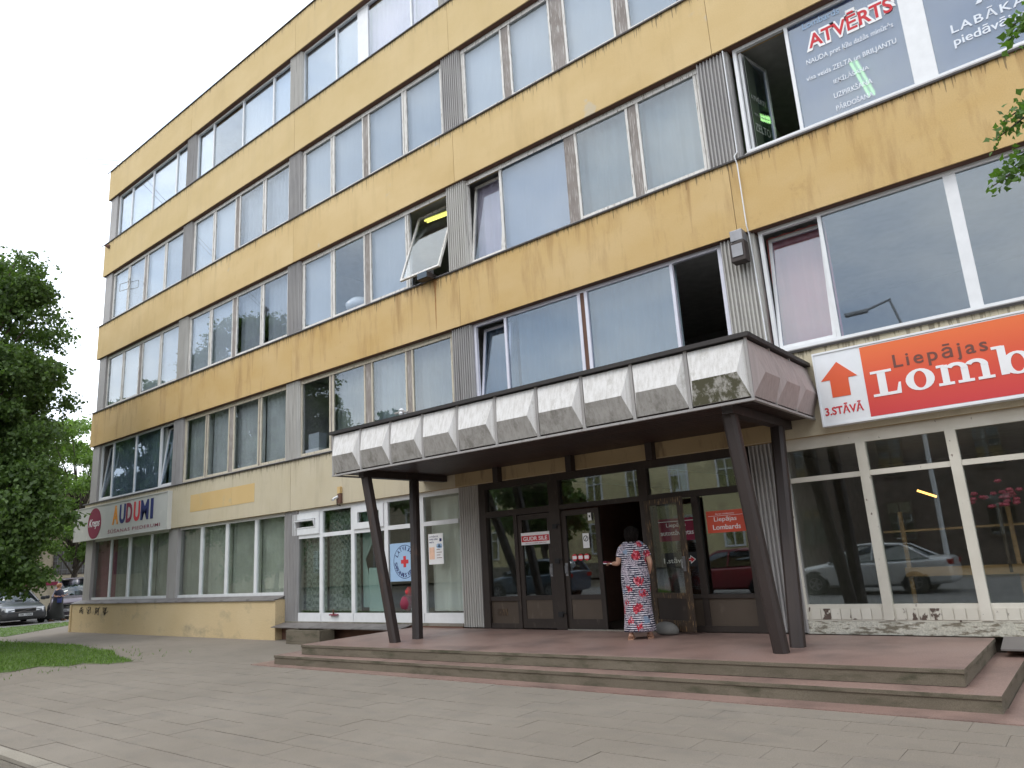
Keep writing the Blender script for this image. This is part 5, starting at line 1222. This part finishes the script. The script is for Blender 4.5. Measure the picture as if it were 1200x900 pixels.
# ================================================================== TREES
def tree(name, label, base, height, clumps, leaf_n, leaf_s, m, seed, trunk_r=.18, group=None, droop=.5, clump_r=(.5, .8)):
    r = np.random.RandomState(seed); t = thing(name, label, 'tree', base, None, group)
    tr = MB(); pts = []; k = 7
    for i in range(k): pts.append((.12*math.sin(i*1.3+seed), .12*math.cos(i*1.7+seed), height*.62*i/(k-1)-(.15 if i == 0 else 0)))
    tr.tube(pts, [trunk_r*(1.25 if i == 0 else 1)*(1-.75*i/(k-1)) for i in range(k)], 10); tr.build('trunk', BARK, t, True)
    lm = MB()
    for c in clumps:
        c = Vector(c); h0 = min(max(c.z*.55, height*.12), height*.6); q = Vector((.1*math.sin(h0), .1*math.cos(h0), h0)); mid = (q+c)/2+Vector((0, 0, .25))
        lm.tube([q, mid, c], [trunk_r*.30, trunk_r*.18, .012], 5)
    lm.build('limbs', BARK, t, True)
    V = []; n = len(clumps); per = max(1, leaf_n//n)
    for c in clumps:
        cr_ = r.uniform(*clump_r); ax = np.array([cr_*r.uniform(.9, 1.4), cr_*r.uniform(.9, 1.4), cr_*r.uniform(.45, .75)])
        # twigs inside a clump: sprays of leaves along short drooping arcs
        ns = max(3, per//14)
        for _ in range(ns):
            d = r.normal(size=3); d /= np.linalg.norm(d); d[2] = d[2]*.8+.1
            p0 = np.array(c)+d*ax*r.uniform(.1, .5); p1 = np.array(c)+d*ax*r.uniform(.8, 1.25); p1[2] -= droop*r.uniform(.05, .5)*cr_
            s = r.uniform(.15, 1, size=14)[:, None]; P = p0*(1-s)+p1*s+r.normal(size=(14, 3))*.05*cr_*1.6
            V.append(P)
    P = np.concatenate(V); N = len(P); sz = leaf_s*r.uniform(.6, 1.25, N)[:, None]
    a = r.normal(size=(N, 3)); a[:, 2] -= .6; a /= np.linalg.norm(a, axis=1)[:, None]
    b = r.normal(size=(N, 3)); b -= a*(a*b).sum(1)[:, None]; b /= np.linalg.norm(b, axis=1)[:, None]; nn = np.cross(a, b)
    q = np.stack([P, P+a*sz*.45+b*sz*.36+nn*sz*.08, P+a*sz, P+a*sz*.45-b*sz*.36+nn*sz*.08], 1).reshape(-1, 3)
    me = bpy.data.meshes.new('crown'); me.vertices.add(N*4); me.vertices.foreach_set('co', q.ravel()); me.loops.add(N*4); me.loops.foreach_set('vertex_index', np.arange(N*4, dtype=np.int32))
    me.polygons.add(N); me.polygons.foreach_set('loop_start', np.arange(0, N*4, 4, dtype=np.int32)); me.polygons.foreach_set('loop_total', np.full(N, 4, dtype=np.int32)); me.materials.append(m); me.update(); me.validate()
    link('crown', me, t); return t
def blob(n, c, rad, seed, shell=.35, zmin=None):
    r = random.Random(seed); o = []
    while len(o) < n:
        v = Vector((r.uniform(-1, 1), r.uniform(-1, 1), r.uniform(-1, 1)))
        if not shell < v.length < 1: continue
        p = Vector((c[0]+v.x*rad[0], c[1]+v.y*rad[1], c[2]+v.z*rad[2]))
        if zmin and p.z < zmin: continue
        o.append(p)
    return o
cl = blob(150, (0, 0, 7.2), (3.0, 3.0, 5.1), 11, .35)
rq = random.Random(21)
cl += [Vector((rq.uniform(1.0, 3.3), rq.uniform(.2, 2.2), rq.uniform(2.0, 5.2))) for _ in range(26)]
cl += [Vector((rq.uniform(.8, 2.7), rq.uniform(.2, 2.0), rq.uniform(5.0, 10.8))) for _ in range(30)]
cl += [Vector((rq.uniform(1.6, 3.6), rq.uniform(.6, 2.0), rq.uniform(1.5, 3.0))) for _ in range(10)]
cl += [Vector(p) for p in ((2.9, 1.2, 2.4), (3.1, 1.6, 3.1), (2.6, .6, 1.9), (2.0, .8, 2.1), (3.3, 1.8, 3.9), (2.8, 1.4, 4.6), (1.4, 1.2, 2.4), (3.3, 2.2, 3.4))]
tree('linden_tree', 'large dark green linden tree with drooping branches at the left edge', (2.3, -5.2, 0), 12.6, cl, 185000, .125, LEAF, 5, .22, droop=.9, clump_r=(.5, .85))
tree('pale_green_tree', 'pale green tree standing behind the left corner of the office block', (-18.5, 6.6, 0), 11.5, blob(46, (0, 0, 7.2), (4.2, 4.2, 4.0), 3, .3), 46000, .17, LEAFL, 9, .2, droop=.4, clump_r=(.8, 1.2))
tree('dark_tree', 'mid green tree in front of the low beige building', (-20.5, -6.5, 0), 8, blob(30, (0, 0, 5.2), (3.6, 3.6, 3.0), 8, .3), 14000, .19, LEAF, 12, .2, clump_r=(.8, 1.2))
# street trees across the way, mirrored in the windows
for i, (x, y, h) in enumerate(((-6, -16, 12), (-15, -19, 14), (-24, -23, 15), (3.2, -22.5, 8.6), (-19, -10.5, 14))):
    tree('street_tree', ['dark street tree across the road nearest the left corner', 'tall dark street tree across the road', 'tallest dark street tree far across the road', 'street tree in front of the yellow house', 'tall street tree close to the kerb far left across the road'][i], (x, y, 0), h, blob(70 if i == 4 else 38, (0, 0, h*.62), (h*.27, h*.27, h*.36), 20+i, .3), 34000 if i == 4 else 18000, .30, LEAF, 30+i, .2, 'street trees across the road', clump_r=(.8, 1.25))
# tree at the right whose branch tips hang into view
cl = blob(30, (2.6, -1.3, 5.6), (2.3, 2.0, 1.7), 40, .3)
mt = tree('maple_tree', 'bright green tree at the right edge with branch tips hanging into view', (30.1, -4.6, 0), 7.6, [Vector((c.x-.8, c.y, c.z)) if c.x > 2.2 else c for c in cl], 9000, .105, LEAFR, 41, .13, droop=.6, clump_r=(.4, .6))
def sprays(parent, tips, n, s, m, seed):
    r = np.random.RandomState(seed); b = MB(); Pn = []
    for tip, root in tips:
        tip, root = np.array(tip), np.array(root); mid = (tip+root)/2+np.array([0, 0, .12]); b.tube([root, mid, tip], [.018, .011, .004], 5)
        for k in range(n):
            u = r.beta(3.0, 1.0); p = (1-u)**2*root+2*u*(1-u)*mid+u*u*tip; Pn.append(p+r.normal(size=3)*np.array([.055, .055, .045])*(1.2-.5*u))
    b.build('twig', BARK, parent, True)
    P = np.array(Pn); lf = MB()
    for p in P:
        a = r.normal(size=3); a[2] -= .35; a /= np.linalg.norm(a); c = r.normal(size=3); c -= a*a.dot(c); c /= np.linalg.norm(c); q = s*r.uniform(.6, 1.2); nn = np.cross(a, c)
        # five cornered lobed leaf
        lf.poly([p, p+a*q*.30+c*q*.50+nn*q*.06, p+a*q*.55+c*q*.24, p+a*q, p+a*q*.55-c*q*.24, p+a*q*.30-c*q*.50+nn*q*.06])
    me = lf.mesh('leaves', m); link('leaves', me, parent)
base = np.array([30.1, -4.6, 0])
def rel(*p): return tuple(np.array(p)-base)
sprays(mt, [(rel(28.10, -5.44, 4.62), rel(29.1, -5.2, 4.98)), (rel(28.16, -5.40, 4.74), rel(29.1, -5.2, 5.0)), (rel(27.93, -5.22, 4.10), rel(29.0, -5.0, 4.5)), (rel(28.0, -5.2, 4.22), rel(29.0, -5.0, 4.5)),
            (rel(27.86, -5.10, 3.84), rel(28.9, -4.9, 4.15)), (rel(27.95, -5.05, 3.93), rel(28.9, -4.9, 4.2))], 95, .052, LEAFR, 77)

# street lamp across the road, mirrored in the first floor window
t = thing('street_lamp', 'double armed street lamp across the road, mirrored in the first floor window', 'street lamp', (23.4, -18.6, -.1))
MB().tube([(0, 0, 0), (0, 0, 5), (0, 0, 9.1)], [.09, .075, .06], 10).build('pole', PVC, t)
MB().tube([(0, 0, 9.1), (-.3, 0, 10.35), (-.25, 0, 10.38)], .05, 8).build('arm', PVC, t); MB().tube([(-.3, 0, 10.35), (-1.15, 0, 10.15)], .05, 8).build('arm', PVC, t)
bevel(MB().box(-1.95, -1.1, -.12, .12, 10.05, 10.2).build('lamp_head', PVC, t), .04)
t = thing('globe_lamp', 'white round lamp globe behind the wide pane above the canopy', 'lamp', (22.3, .5, 4.62))
MB().lathe([(.02, -.20), (.12, -.17), (.19, -.06), (.19, .06), (.12, .17), (.02, .20)], (0, 0, 0), 'z', 18).build('globe', PVC, t, True); MB().tube([(0, 0, -.5), (0, 0, -.19)], .02, 6).build('stem', STEEL, t)
t = thing('white_bundle', 'white bundle on the sill behind the lit middle row window', 'bundle', (14.45, .5, 7.86))
MB().lathe([(.05, -.05), (.32, .02), (.34, .14), (.20, .27), (.03, .32)], (0, 0, 0), 'z', 16).build('bundle', PVC, t, True)

rs = MB(); rs.prism([(17.56, 7.60), (17.68, 7.60), (17.64, 7.25), (17.63, 6.75), (17.615, 6.42), (17.605, 6.75), (17.60, 7.25)], 'y', -.003, .001)
rs.build('rust_streak', flat('rust_run', (.33, .17, .06), .9, var=.35, scale=18), bld)
t = thing('tube_lamp', 'small warm lit lamp deep inside the right shop window', 'lamp', (25.75, 2.4, 2.25), (0, .45, 0)); MB().tube([(0, 0, 0), (.28, 0, 0)], .018, 8).build('tube', flat('lit_warm_tube', (1.0, .55, .15), .4, var=0, emit=4.0), t)

t = thing('utility_pole', 'tall grey pole across the road that carries the two overhead wires', 'pole', (-15, -16, -.1))
MB().tube([(0, 0, 0), (0, 0, 10), (0, 0, 19.7)], [.16, .13, .10], 10).build('pole', STEEL, t); MB().box(-.3, .3, -.06, .06, 19.35, 19.5).build('crossarm', STEEL, t)
